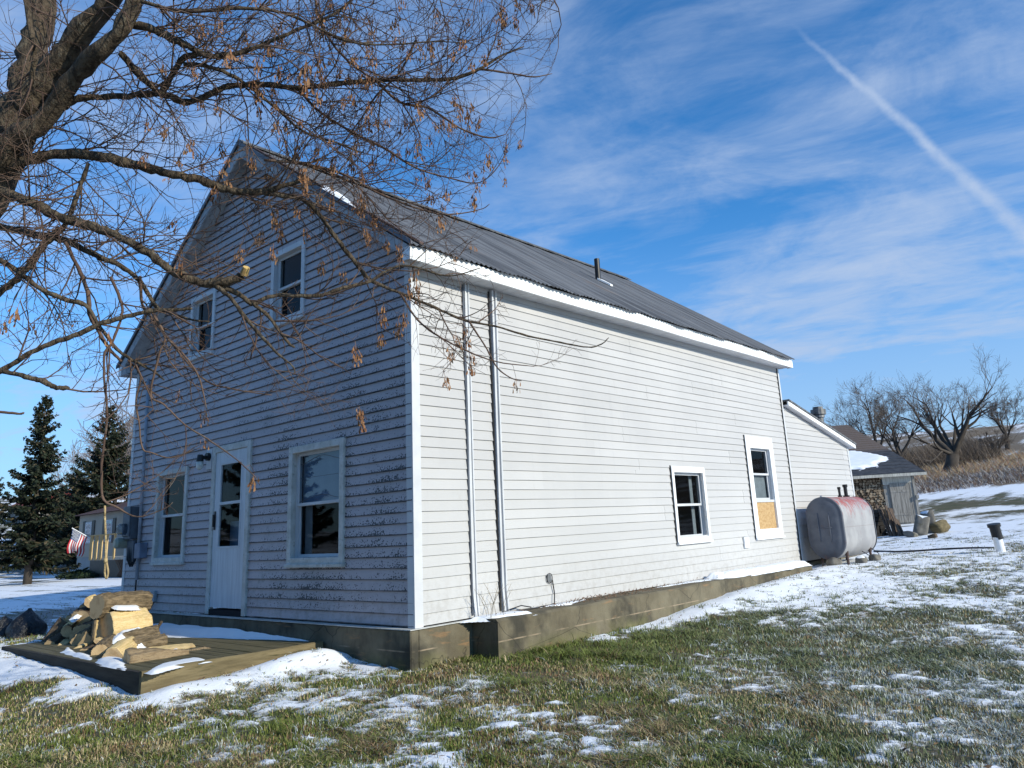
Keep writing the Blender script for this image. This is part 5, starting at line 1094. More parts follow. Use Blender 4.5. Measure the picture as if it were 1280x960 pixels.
# (points as u, v, depth, width in photo px)
LIMBS = [
 [(-20,235,4.9,74),(12,170,4.9,64),(36,110,4.9,56),(44,55,4.95,42),(54,-10,5.0,38),(60,-120,5.1,30),(80,-260,5.3,18)],
 [(30,140,4.9,50),(62,95,4.85,42),(98,48,4.8,36),(146,-12,4.7,30),(190,-90,4.6,24),(250,-220,4.6,12)],
 [(-30,230,4.85,60),(20,178,4.75,40),(62,140,4.7,31),(106,84,4.6,27),(146,42,4.5,26),(170,-4,4.5,23),(205,-80,4.5,17),(270,-180,4.6,8)],
 [(70,140,4.7,12),(95,124,4.7,10),(125,121,4.72,9),(160,120,4.75,9),(200,117,4.8,11),(232,127,4.85,10),(262,118,4.9,9),(285,108,4.95,9),(330,106,5.0,8),(372,110,5.05,8),(420,105,5.1,8),(470,100,5.2,7),(520,100,5.25,6),(562,99,5.3,5.5),(600,86,5.3,4.5),(626,70,5.35,3.5),(655,58,5.4,2)],
 [(600,86,5.3,3.5),(640,92,5.35,2.6),(668,96,5.35,2),(690,92,5.4,1.2)],
 [(165,30,4.55,12),(190,36,4.55,11),(212,47,4.6,11),(240,60,4.65,9),(262,70,4.65,9),(300,66,4.7,7),(330,55,4.7,6),(370,38,4.7,5),(420,16,4.75,4),(460,-20,4.8,3)],
 [(150,66,4.6,9),(172,92,4.65,9),(195,112,4.7,8),(216,122,4.75,8)],
 [(200,120,4.8,9),(214,96,4.75,8),(232,72,4.7,8),(262,66,4.65,6)],
 [(230,80,4.7,7),(255,82,4.7,6),(285,92,4.75,6),(310,107,4.85,5),(345,135,4.9,4),(380,165,5.0,3.4),(420,178,5.05,3),(450,190,5.1,2.6)],
 [(-40,232,4.8,20),(0,214,4.8,19),(38,200,4.8,16),(80,192,4.8,14),(130,197,4.8,14),(175,207,4.85,14),(210,217,4.85,12),(250,225,4.9,12),(285,237,4.95,11),(325,240,5.0,10),(345,235,5.0,8),(385,224,5.0,5)],
 [(320,240,5.0,7),(355,245,5.0,6.5),(380,250,5.05,6.5),(402,272,5.1,6),(418,295,5.1,6.5),(438,320,5.15,6.5),(452,338,5.2,6),(466,352,5.25,5),(500,366,5.3,4.2),(545,385,5.35,4),(580,400,5.4,3.4),(620,408,5.45,3),(660,420,5.5,2.6),(700,428,5.55,2.4),(735,434,5.55,2),(752,430,5.55,1.7),(761,422,5.55,1.2)],
 [(585,400,5.4,2.6),(605,430,5.4,2.4),(622,460,5.45,2),(640,473,5.45,1.6),(652,476,5.45,1.1)],
 [(500,366,5.3,3),(522,400,5.3,3),(548,420,5.35,2.5),(580,437,5.35,2.2),(620,452,5.4,1.8),(668,458,5.45,1.2)],
 [(-40,228,4.65,16),(0,238,4.65,15),(40,254,4.6,14),(75,272,4.6,13),(118,284,4.6,13),(150,296,4.6,12),(185,316,4.6,12),(212,337,4.6,12),(240,350,4.65,13),(262,354,4.65,13),(285,351,4.65,12),(304,344,4.65,11)],
 [(262,354,4.65,10),(288,362,4.68,8),(305,372,4.7,7),(317,380,4.72,7),(332,372,4.74,6),(352,369,4.76,6),(395,370,4.8,6),(430,360,4.85,5.5),(462,352,4.9,5),(480,340,4.95,4),(510,332,5.0,3),(560,345,5.05,2.2),(600,335,5.1,1.5)],
 [(317,380,4.72,6),(335,395,4.72,5),(350,415,4.72,4.5),(362,430,4.72,4),(368,434,4.72,3.5)],
 [(270,357,4.65,8),(288,372,4.6,6),(305,395,4.58,5.5),(322,415,4.56,5),(345,440,4.55,3.5),(366,458,4.55,2),(368,468,4.55,1.4)],
 [(320,412,4.56,3),(320,428,4.55,2.8),(315,440,4.54,2.6),(313,450,4.54,2.2)],
 [(-40,286,4.7,10),(0,284,4.7,10),(45,294,4.7,10),(80,300,4.7,9),(122,320,4.72,8),(150,332,4.75,7),(175,352,4.78,6),(195,383,4.8,6),(210,390,4.8,4),(240,400,4.85,3),(262,402,4.85,2)],
 [(75,285,4.65,10),(52,310,4.65,10),(30,340,4.62,10),(5,362,4.6,10),(-30,390,4.6,10)],
 [(110,205,4.75,6),(98,240,4.7,6),(82,280,4.66,7),(62,300,4.65,7)],
 [(-40,310,4.5,9),(0,325,4.5,8),(28,343,4.5,8),(52,362,4.52,7),(80,374,4.55,7),(108,382,4.57,6.5),(126,410,4.58,5),(146,436,4.6,5),(165,450,4.62,4.5),(190,463,4.65,3.5),(205,475,4.65,2.6)],
 [(-40,478,4.4,8),(0,464,4.4,8),(34,443,4.4,7),(62,430,4.4,7),(92,420,4.42,7),(128,404,4.45,7),(165,394,4.48,6),(192,388,4.5,6),(222,387,4.55,5),(240,386,4.55,4)],
 [(-10,462,4.4,7),(18,467,4.4,7),(40,473,4.4,7),(56,477,4.4,8),(68,484,4.4,7),(86,485,4.4,6)],
 [(-30,514,4.3,4),(0,515,4.3,4),(24,517,4.3,3.6),(30,516,4.3,3)],
 [(80,300,4.6,5),(98,335,4.62,5),(110,365,4.62,6),(112,392,4.63,6),(122,412,4.64,5.5),(138,438,4.65,5),(152,452,4.66,4)],
 [(138,346,4.5,4.5),(152,380,4.5,4.5),(150,402,4.48,4),(140,428,4.47,4),(131,442,4.46,4),(130,470,4.46,3.6),(134,520,4.46,3.6),(128,570,4.46,3.8),(127,605,4.46,4),(130,625,4.46,3.8),(146,634,4.46,3),(172,646,4.46,2),(205,636,4.46,1.6),(216,628,4.46,1)],
 [(190,390,4.6,4),(206,420,4.6,4),(200,440,4.6,3.6),(192,470,4.6,3.4),(189,496,4.6,3),(205,506,4.6,2.6),(230,530,4.6,2.4),(258,548,4.6,2.4),(290,570,4.6,2),(315,592,4.6,1.6),(324,605,4.6,1.1)],
 [(210,424,4.6,3.4),(232,446,4.6,3),(248,470,4.6,2.6),(256,500,4.6,2),(258,512,4.6,1.4)],
 [(160,450,4.65,3),(176,470,4.65,3),(170,500,4.65,2.6),(174,530,4.65,2.4),(178,560,4.65,2.4),(190,566,4.65,2.2),(214,572,4.65,2),(250,560,4.65,1.3)],
 [(175,345,4.75,4.5),(178,380,4.78,4),(192,400,4.8,3.5),(250,470,4.85,2.6),(290,486,4.9,2.4),(340,494,4.95,1.2)],
 [(30,-20,4.6,9),(38,35,4.55,8),(44,62,4.55,8),(40,95,4.6,7),(44,120,4.65,5)],
 [(392,-30,5.0,4),(398,20,5.0,4),(420,60,5.0,3.4),(450,88,5.05,3),(480,104,5.1,2.4),(520,118,5.15,2)],
 [(520,50,5.1,4),(500,90,5.15,3.4),(470,120,5.2,3),(450,150,5.25,2.4),(420,190,5.3,1.6)],
 [(470,100,5.2,4.5),(500,128,5.25,4),(535,135,5.3,3.6),(575,160,5.3,3),(610,172,5.35,2.4),(632,168,5.35,1.2)],
 [(372,110,5.05,4.5),(400,140,5.1,4),(440,165,5.15,4),(480,185,5.2,3.4),(520,210,5.25,2.6),(560,222,5.3,2),(600,228,5.3,1.6),(628,200,5.35,1.2),(634,168,5.35,.9)],
 [(330,200,5.0,4),(380,205,5.05,4),(430,218,5.1,3.6),(470,240,5.15,3),(520,260,5.2,2.6),(560,268,5.25,2.2),(600,262,5.3,1.5),(612,255,5.3,1)],
 [(170,0,4.5,6),(230,14,4.5,6),(300,10,4.55,5),(360,18,4.6,4),(430,50,4.7,3.4),(480,56,4.75,2.6),(540,52,4.8,2),(590,54,4.8,1.3)],
 [(200,-80,4.5,9),(320,-70,4.6,8),(440,-60,4.7,7),(540,-50,4.8,6),(620,-40,4.85,5),(700,-34,4.9,3)],
]
limb_paths = []
mb_t = MB()
def limb_tube(mb, pts, k):
    P = catmull([at(u, v, d) for u, v, d, w_ in pts], 5)
    R = np.interp(np.linspace(0, len(pts)-1, len(P)), range(len(pts)), [w_*(.76 if w_ > 20 else .86)*d/FPX/2 for u, v, d, w_ in pts])
    jit = np.array([[random.uniform(-1, 1) for _ in range(3)] for _ in P])*R[:, None]*.22; jit[0] = 0; P = P+jit
    R = R*np.array([1+random.uniform(-.13, .15) for _ in R]); R[-1] *= .8
    mb.tube(P, list(R), k); return P, R
# trunk from the ground up to the fork (off to the left), with the three great forks
pts0 = catmull([(tb[0], tb[1], tg-.2), (tb[0], tb[1], tg+.5), (tb[0]+.02, tb[1]+.03, tg+1.4), tuple(at(-90, 330, 4.95)), tuple(at(-30, 240, 4.9)), tuple(at(5, 185, 4.9))], 5)
mb_t.tube(pts0, list(np.interp(np.linspace(0, 5, len(pts0)), range(6), [.42, .30, .24, .22, .19, .13])), 18)
for i, L_ in enumerate(LIMBS):
    big = i < 3
    mb = mb_t if big else MB()
    P, R = limb_tube(mb, L_, 16 if big else (10 if L_[0][3] > 6 else 6))
    limb_paths.append((P, R, i))
    if not big:
        o_ = into(mb.build('branch', m_limb if L_[0][3] > 5 else m_twig, smooth=True), tree)
into(mb_t.build('trunk', m_limb, smooth=True), tree)
# sawn stub end
p = at(305, 343, 4.64); mb = MB(); mb.tube([p, p+(at(308, 334, 4.62)-p)], [.026, .020], 9); into(mb.build('broken_stub', mk('bare_broken_wood', (.55, .38, .14), (.34, .22, .09), 30, .9)), tree)
# long fine twigs grown from the limbs
ENV = np.array([(-300,-400),(740,-300),(700,30),(694,92),(650,180),(634,215),(622,262),(606,285),(640,400),(765,428),(672,470),(600,480),(560,470),(490,545),(420,540),(372,520),(330,604),(270,590),(240,655),(130,640),(100,520),(60,490),(0,525),(-300,600)], float)
def in_env(p):
    u, v = proj(p); c = False; n = len(ENV)
    for i in range(n):
        a, b_ = ENV[i], ENV[(i+1) % n]
        if (a[1] > v) != (b_[1] > v) and u < (b_[0]-a[0])*(v-a[1])/(b_[1]-a[1])+a[0]: c = not c
    return c
tw = MB(); tips = []
rtd = RT; upd = UP
def grow(p, d, length, r0, lev):
    n = 6 if lev == 1 else (5 if lev == 2 else 3); pts = [p]; dd = d/np.linalg.norm(d); st = length/(n-1)
    curv = np.array([random.gauss(0, 1) for _ in range(3)])*(.22 if lev < 3 else .3)+np.array([0, 0, .16 if random.random() < .55 else -.12])
    for i in range(n-1):
        dd = dd+curv*.55+np.array([random.gauss(0, .13) for _ in range(3)]); dd = dd/np.linalg.norm(dd)
        q = pts[-1]+dd*st
        if q[1] > -.28 and q[0] < .3 and q[2] < 6.5: q = np.array([q[0], -.28, q[2]])
        pts.append(q)
    if not in_env(pts[-1]): 
        if lev == 1 or not in_env(pts[1]): return
        pts = pts[:2]; n = 2
    rad = [max(r0*(1-.75*i/(n-1)), .0008) for i in range(n)]
    tw.tube(pts, rad, 4 if lev == 1 else 3, cap=False); tips.append((pts[-1], lev))
    if lev >= 3: return
    m_ = int(length*(10.5 if lev == 1 else 11))+1
    for i in range(m_):
        t = (i+random.random())/m_; k = min(int(t*(n-1)), n-2); f = t*(n-1)-k; q = pts[k]*(1-f)+pts[k+1]*f
        ax = pts[k+1]-pts[k]; ax = ax/np.linalg.norm(ax); s_ = np.cross(ax, [random.gauss(0, 1) for _ in range(3)]); s_ = s_/np.linalg.norm(s_)
        nd = ax*.75+s_*.8+np.array([0, 0, .12])
        grow(q, nd, length*random.uniform(.25, .55) if lev == 1 else random.uniform(.04, .14), r0*(.6 if lev == 1 else .55), lev+1)
for P, R, i in limb_paths:
    seg = np.r_[0, np.cumsum(np.linalg.norm(np.diff(P, axis=0), axis=1))]; tot = seg[-1]
    dens = 12 if i >= 3 else 4
    if i in (27, 28, 29): dens = 4.5
    for k in range(int(tot*dens)):
        s_ = random.uniform(.05, 1)*tot; j = min(np.searchsorted(seg, s_)-1, len(P)-2); j = max(j, 0); p = P[j]+(P[j+1]-P[j])*((s_-seg[j])/max(seg[j+1]-seg[j], 1e-6))
        u_, v_ = proj(p)
        if v_ < -130 or u_ < -120: continue
        keep = 1 if (v_ < 330 and u_ < 480) else (.62 if v_ < 330 else .40)
        if random.random() > keep: continue
        ax = P[j+1]-P[j]; ax = ax/np.linalg.norm(ax); q = np.cross(ax, [random.gauss(0, 1) for _ in range(3)]); q = q/np.linalg.norm(q)
        d_ = ax*random.uniform(.5, 1.1)+q*.8+rtd*.15+np.array([0, 0, .10])
        grow(p, d_, random.uniform(.35, 1.0)*(1 if v_ < 330 else .7), min(R[j]*.5, .005)+.0009, 1)
o_ = into(tw.build('twigs', m_twig, recalc=False, smooth=True), tree); o_['kind'] = 'stuff'
print('twig faces', len(tw.f))
# hanging clusters of winged seeds
m_key = mk('dry_seed_wing', (.19, .085, .04), (.30, .165, .08), 14, .85, c3=(.11, .045, .022), s3=25)
def key_mesh(nk, L_, seed):
    rs = random.Random(seed); mb = MB()
    mb.tube([(0, 0, 0), (.004, 0, -L_*.4), (.0, .004, -L_)], .0012, 3)
    for i in range(nk):
        t = rs.uniform(.12, 1.); a = rs.uniform(0, 6.28); p = np.array([.002, 0, -L_*t]); sp_ = rs.uniform(.008, .032)
        q = p+np.array([cos(a)*sp_, sin(a)*sp_, -rs.uniform(.0, .012)]); mb.tube([p, q], .0008, 3, cap=False)
        ln = rs.uniform(.030, .042); wd = rs.uniform(.0052, .0085); til = rs.uniform(-.3, .35)
        dn = np.array([cos(a)*sin(til), sin(a)*sin(til), -cos(til)]); b_ = a+rs.uniform(-1.5, 1.5); si = np.array([-sin(b_), cos(b_), rs.uniform(-.2, .2)]); no = np.cross(dn, si)*.004
        mb.quad(q, q+dn*ln*.35+si*wd*.45+no, q+dn*ln*.4, q+dn*ln*.3-si*wd*.45)
        mb.quad(q+dn*ln*.35+si*wd*.45+no, q+dn*ln*.8+si*wd+no, q+dn*ln*.85, q+dn*ln*.4); mb.quad(q+dn*ln*.4, q+dn*ln*.85, q+dn*ln*.78-si*wd*.8, q+dn*ln*.3-si*wd*.45)
        mb.quad(q+dn*ln*.8+si*wd+no, q+dn*ln+si*wd*.3, q+dn*ln*.97-si*wd*.3, q+dn*ln*.85); mb.quad(q+dn*ln*.85, q+dn*ln*.97-si*wd*.3, q+dn*ln*.9-si*wd*.6, q+dn*ln*.78-si*wd*.8)
    return mb
protos = [key_mesh(n, L_, 100+i).build('seed_cluster', m_key, recalc=False) for i, (n, L_) in enumerate(((26, .13), (18, .09), (34, .16), (12, .08), (22, .11), (8, .06)))]
for o_ in protos: COL.objects.unlink(o_)
KNOWN = [(535,45,0),(552,8,1),(625,2,2),(638,8,0),(652,2,1),(672,0,0),(500,12,1),(466,32,3),(465,18,1),(403,62,2),(388,76,1),(432,34,0),(535,92,3),(560,55,3),(572,62,3),(590,75,3),(575,118,0),(578,128,2),(545,150,0),(562,158,3),(600,142,0),(586,148,3),(607,188,0),(625,186,3),(584,240,0),(540,160,3),(520,128,0),(440,110,1),(318,180,0),(313,90,2),(322,100,0),(330,70,1),(335,45,3),(385,70,2),(350,80,0),(360,150,0),(376,178,0),(382,210,2),(395,190,0),(420,190,0),(440,200,1),(437,185,3),(490,185,3),(212,150,0),(240,180,1),(290,178,0),(335,205,0),(458,286,2),(470,262,0),(485,300,0),(500,305,2),(512,335,1),(440,425,0),(462,415,0),(452,490,2),(460,500,1),(478,380,2),(490,395,0),(402,330,0),(426,335,1),(380,270,3),(372,262,1),(330,285,0),(345,270,2),(350,262,0),(305,312,0),(575,405,2),(566,418,0),(580,425,2),(560,432,1),(556,470,3),(645,472,3),(500,385,0),(505,345,0),(520,360,2),(560,230,3),(545,265,0),(536,245,1),(565,265,3),(150,415,3),(22,385,3),(15,400,3),(50,398,5),(100,395,5),(230,480,5),(258,515,3),(318,590,3),(258,545,3),(440,90,3),(350,30,2),(398,10,1),(405,24,0),(270,120,1),(300,30,0),(250,40,1)]
ncl = 0; rest = []
def put_cluster(p, k, s_):
    global ncl
    M_ = Matrix.Translation(Vector(p)) @ Matrix.Rotation(random.uniform(0, 6.28), 4, 'Z') @ Matrix.Rotation(random.uniform(-.2, .2), 4, 'X') @ Matrix.Scale(s_, 4)
    if ncl < 98:
        c = protos[k].copy(); COL.objects.link(c); c.parent = tree; c.matrix_parent_inverse = Matrix.Translation(-Vector(tree.location)); c.matrix_basis = M_; ncl += 1
    else: rest.append((k, M_))
T = [t for t in tips if t[1] <= 2]; TP = np.array([proj(t[0]) for t in T])
used = set()
for (u, v, k) in KNOWN:
    dd = np.hypot(TP[:, 0]-u, TP[:, 1]-v); j = int(dd.argmin())
    if dd[j] < 22: put_cluster(T[j][0], k, random.uniform(.8, 1.1)); used.add(j)
    else:
        q = at(u, v, 5.0); put_cluster(q, k, random.uniform(.8, 1.1))
        mbx = MB(); jl = min(((np.linalg.norm(P-q, axis=1).min(), i) for P, R, i in limb_paths))[1]; P = limb_paths[jl][0]; a = P[np.linalg.norm(P-q, axis=1).argmin()]
        if np.linalg.norm(a-q) < .5: rest.append(('twig', a, q))
for j, (p, lv) in enumerate(T):
    u, v = TP[j]
    if j in used or not (180 < u < 660 and -40 < v < 330): continue
    pr_ = (.15 if u < 460 else .12) if v < 260 else .035
    if random.random() < pr_: put_cluster(p, random.choice((0, 1, 3, 3, 4, 5)), random.uniform(.55, .9))
mb = MB()
for r_ in rest:
    if r_[0] == 'twig': a, q = r_[1:]; mb.tube([a, (a+q)/2+np.array([0, 0, .03]), q], .0015, 3)
    else:
        me = protos[r_[0]].data; n = len(mb.v); mb.v += [tuple(r_[1] @ v_.co) for v_ in me.vertices]
        for p in me.polygons: mb.f.append(tuple(n+i for i in p.vertices)); mb.mi.append(0)
if mb.v: o_ = into(mb.build('seed_clusters', m_key, recalc=False), tree); o_['kind'] = 'stuff'
print('clusters', ncl, len(rest))
for o_ in protos: bpy.data.objects.remove(o_)
# rope hanging from the drooping branch
m_rope = mk('frayed_tan_rope', (.50, .38, .20), (.36, .26, .13), 40, .95, bump=.6, bscale=120)
mb = MB(); pts = catmull([at(u, v, 4.46) for u, v in ((131, 645), (132, 672), (132, 696), (131.5, 706), (131, 716), (133, 723), (135, 716), (134, 708), (132.4, 699))], 5); mb.tube(pts, .006, 7); mb.tube([at(132, 697, 4.46), at(132, 703, 4.46)], [.010, .012], 7)
mb.tube([at(131.2, 632, 4.46), at(131, 645, 4.46)], .006, 7); tag(mb.build('rope', m_rope, smooth=True), 'thin tan rope with a knotted end hanging from the drooping branch', 'rope')

# ------------------------------------------------------------------ far bare trees
m_far = mk('far_bark', (.045, .037, .032), (.08, .066, .055), 1.5, .95)
m_fart = mk('far_twigs', (.12, .098, .085), (.18, .148, .125), .4, .95)
def bare_tree(name, base, height, label, stems, seed, r0, spread=.5, twr=.012, fine=4, mat=m_far, tmat=m_fart, group=None, lv=4, kid=4):
    rs = np.random.default_rng(seed); T_ = MB(); C_ = MB()
    def br(p, d, L_, r, lev):
        n = 5; pts = [p]; dd = d/np.linalg.norm(d)
        for i in range(n-1):
            dd = dd+rs.normal(0, .10+.03*lev, 3)+np.array([0, 0, .06]); dd /= np.linalg.norm(dd); pts.append(pts[-1]+dd*L_/(n-1))
        rad = list(np.linspace(r, r*.45, n)); rad = [max(q, twr) for q in rad]
        (T_ if lev < 2 else C_).tube(pts, rad, 7 if lev < 2 else (4 if lev == 2 else 3), cap=False)
        if lev >= lv: return
        k = kid+(1 if lev == 0 else 0)+(fine if lev == lv-1 else 0)
        for i in range(k):
            t = rs.uniform(.3, 1) if i else 1.; j = min(int(t*(n-1)), n-2); f = t*(n-1)-j; q = pts[j]*(1-f)+pts[j+1]*f
            ax = pts[j+1]-pts[j]; ax /= np.linalg.norm(ax); s_ = np.cross(ax, rs.normal(0, 1, 3)); s_ /= np.linalg.norm(s_)
            br(q, ax*.85+s_*rs.uniform(.35, .8)*(1.1 if lev else 1), L_*rs.uniform(.5, .78), r*(1-.5*t)*.62, lev+1)
    e = empty(name, base); tag(e, label, 'tree', group); b0 = np.array(base, float)
    th = stems[0]; fork = b0+np.array([stems[1][0], stems[1][1], th])
    T_.tube([b0+np.array([0, 0, -.4]), b0+np.array([.0, 0, .15]), (b0*.5+fork*.5), fork], [r0*1.7, r0*1.25, r0, r0*.95], 10)
    for (dx, dy, dz, L_, rr) in stems[2]: br(fork+np.array([0, 0, -.05]), np.array([dx, dy, dz]), L_*height, rr*r0, 0)
    into(T_.build('trunk', mat, smooth=True, recalc=False), e); into(C_.build('crown', tmat, smooth=True, recalc=False), e)
    return e
def gpt(u, v, d): q = at(u, v, d); q[2] = gz(q[0], q[1]); return q
Rr = RT.copy(); Rr[2] = 0; Rr /= np.linalg.norm(Rr)
def sv(r_, z_, f_=0., L_=.5, rr=.6): q = Rr*r_+np.array([-_sy, _cy, 0])*f_; return (q[0], q[1], z_, L_, rr)
q = gpt(1188, 594, 60)
bare_tree('bare_tree', q, 7.7, 'broad leafless tree with a thick leaning trunk on the hillside', (1.5, (.4, .3), [sv(-1.0, .85, 0, .42, .55), sv(-.55, 1.1, .4, .46, .5), sv(.55, 1.1, 0, .46, .62), sv(.35, 1.1, -.5, .42, .45), sv(-.95, .45, -.3, .40, .35), sv(.55, .55, .5, .40, .4), sv(.05, 1, .3, .36, .4)]), 11, .46, twr=.0065, fine=5, kid=3)
q = gpt(1100, 560, 76)
bare_tree('bare_tree', q, 8.5, 'round leafless tree nearest the shed roof', (2.2, (-.2, 0), [sv(-.2, 1, 0, .42, .7), sv(-.6, .9, .3, .36, .5), sv(.4, 1, -.3, .36, .5), sv(-.8, .5, .1, .34, .4)]), 12, .28, twr=.008)
q = gpt(1120, 563, 72)
bare_tree('bare_tree', q, 7.0, 'dark leafless tree between the shed roof and the broad tree', (1.6, (.3, 0), [sv(-.5, 1, 0, .38, .6), sv(.2, 1, .3, .42, .6), sv(.6, .8, -.3, .40, .6), sv(-.8, .7, 0, .34, .45)]), 13, .26, twr=.008)
q = gpt(1262, 571, 85)
bare_tree('bare_tree', q, 6.2, 'small leafless tree by the right picture edge', (1.2, (.1, 0), [sv(-.3, 1, 0, .40, .7), sv(.4, 1, .3, .42, .7), sv(.1, 1, -.4, .40, .5)]), 14, .24, twr=.009)
q = gpt(1253, 585, 70)
bare_tree('bare_shrub', q, 2.6, 'low leafless shrub left of the small tree', (.5, (0, 0), [sv(-.5, 1, 0, .45, .7), sv(.5, 1, .3, .45, .7), sv(.1, 1, -.4, .45, .5), sv(-.2, .9, .4, .45, .5)]), 15, .09, twr=.011, lv=3)
for i, (u, v, d, h, l) in enumerate(((150, 600, 62, 8.6, 'pale leafless tree behind the second spruce'), (172, 590, 55, 9.5, 'leafless tree half hidden by the farmhouse edge'))):
    bare_tree('bare_tree', gpt(u, v, d), h, l, (1.8, (0, 0), [sv(-.3, 1, 0, .46, .7), sv(.3, 1, .3, .46, .7), sv(0, 1, -.3, .46, .6), sv(-.6, .8, .2, .4, .5)]), 30+i, .17, twr=.014, tmat=mk('reddish_far_twigs', (.17, .14, .13), (.23, .19, .175), .4, .95))
# thicket and brush on the hillside
def brush(name, n, ur, vr, dr, hr, wd, cols, label, cat, flat=.25):
    V_ = []; Cc = []
    cen = None
    for i in range(n):
        if i % 8 == 0: 
            d = random.uniform(*dr); u = random.uniform(*ur); cen = at(u, 600, d); 
        p = cen+np.array([random.gauss(0, .5), random.gauss(0, .5), 0]); z = gz(p[0], p[1]); h = random.uniform(*hr)*(.35+1.3*float(vnoise(np.array(p[0]*.55), np.array(p[1]*.55), 91)))*random.choice((.5, .8, 1, 1.2)); a = random.uniform(0, 6.28); le = h*random.uniform(.1, 1.1); w_ = wd*random.uniform(.6, 1.4)
        d3 = np.array([cos(a)*le, sin(a)*le, h]); s_ = Rr*w_; c = cols[random.randrange(len(cols))]; k = random.uniform(.6, 1.3)
        b0 = np.array([p[0], p[1], z-.05]); V_ += [b0-s_, b0+s_, b0+d3*.6+s_*.7+np.array([0, 0, .04]), b0+d3]; Cc += [np.array(c)*k]*4
    F_ = np.arange(len(V_)).reshape(-1, 4); m, g, b = newmat(name); g.put(b.inputs['Base Color'], g.attr('tint')[0]); b.inputs['Roughness'].default_value = .9
    o = npmesh(name, V_, F_, m); setattr_col(o, 'tint', Cc); tag(o, label, cat, kind='stuff'); return o
brush('dry_brush', 15000, (1120, 1330), 0, (43.5, 56), (.1, .36), .012, [(.40, .40, .42), (.13, .085, .07), (.19, .15, .11), (.09, .06, .05), (.26, .25, .25)], 'low frosted dark brush along the edge of the snowy field', 'brush')
brush('dry_tall_grass', 16000, (1090, 1330), 0, (53, 72), (.2, .6), .011, [(.40, .38, .36), (.38, .27, .15), (.30, .19, .12), (.24, .13, .09), (.44, .34, .2)], 'tan dry grass on the bank round the broad leafless tree', 'dry grass')
brush('thicket', 9000, (1105, 1245), 0, (66, 84), (.6, 2.0), .018, [(.07, .055, .045), (.11, .085, .068), (.045, .036, .03), (.17, .135, .11)], 'brown tangled thicket behind the broad leafless tree', 'thicket')

# ------------------------------------------------------------------ spruces on the left
def spruce(base, h, wd, label, seed, nb=150, lean=0):
    rs = np.random.default_rng(seed); e = empty('spruce_tree', base); tag(e, label, 'tree')
    b0 = np.array(base, float); T_ = MB(); T_.tube([b0+np.array([0, 0, -.3]), b0+np.array([0, 0, h*.5]), b0+np.array([0, 0, h*.99])], [h*.022, h*.014, .012], 9)
    V_ = []
    for i in range(nb):
        t = (i+rs.random())/nb; t = t**.85; z = h*(.10+.89*t); L_ = wd*(1-t)**.85*rs.uniform(.65, 1.12)+.10; a = rs.uniform(0, 6.28)
        dr = np.array([cos(a), sin(a), 0]); rise = .35*t-.25*(1-t); n = max(4, int(L_*9)); pts = []
        for j in range(n+1):
            s_ = j/n; pts.append(b0+np.array([0, 0, z])+dr*L_*s_+np.array([0, 0, L_*(rise*s_-.22*s_*(1-s_)+.18*s_**3)]))
        T_.tube(pts[::2] if n > 5 else pts, list(np.linspace(.022*h/7, .006, len(pts[::2] if n > 5 else pts))), 4, cap=False)
        sd_ = np.cross(dr, (0, 0, 1))
        for j in range(1, n+1):
            q = pts[j]; wj = L_*.26*(1-.55*j/n)+.05
            for s_ in (-1, 1):
                for kk in range(6):
                    ln = wj*rs.uniform(.5, 1.15); dd = sd_*s_*rs.uniform(.4, 1)+dr*rs.uniform(.1, .7)+np.array([0, 0, -rs.uniform(.05, .75)]); dd /= np.linalg.norm(dd)
                    q0 = q+rs.normal(0, .03, 3); up_ = np.cross(dd, rs.normal(0, 1, 3)); up_ /= np.linalg.norm(up_); w_ = rs.uniform(.025, .06)
                    V_ += [q0, q0+dd*ln*.5+up_*w_, q0+dd*ln, q0+dd*ln*.5-up_*w_]
    into(T_.build('trunk', m_far, smooth=True, recalc=False), e)
    o = npmesh('crown', np.array(V_), np.arange(len(V_)).reshape(-1, 4), m_spr); into(o, e)
    k = rs.uniform(.6, 1.5, len(V_)//4); C_ = np.array([.015, .022, .011])*np.repeat(k, 4)[:, None]; warm = np.repeat(rs.random(len(V_)//4) < .12, 4); C_[warm] = np.array([.07, .055, .03]); setattr_col(o, 'tint', C_)
    return e
m_spr, g, b = newmat('spruce_needles'); g.put(b.inputs['Base Color'], g.attr('tint')[0]); b.inputs['Roughness'].default_value = .7
q = gpt(34, 730, 28); spruce(q, 6.95, 1.42, 'tall dark spruce at the far left with a bare lower trunk', 1, 170)
q = gpt(128, 640, 42); q[2] = gz(q[0], q[1]); top = at(133, 500, 42)[2]; spruce(q, top-q[2], 2.7, 'narrow topped spruce behind the neighbour home', 2, 170)
q = gpt(90, 660, 46); spruce(q, at(92, 585, 46)[2]-q[2], 2.9, 'short wide dark spruce between the two tall ones', 3, 140)
q = gpt(-40, 700, 44); spruce(q, 7.5, 3.0, 'dark spruce cut by the left picture edge', 4, 140)

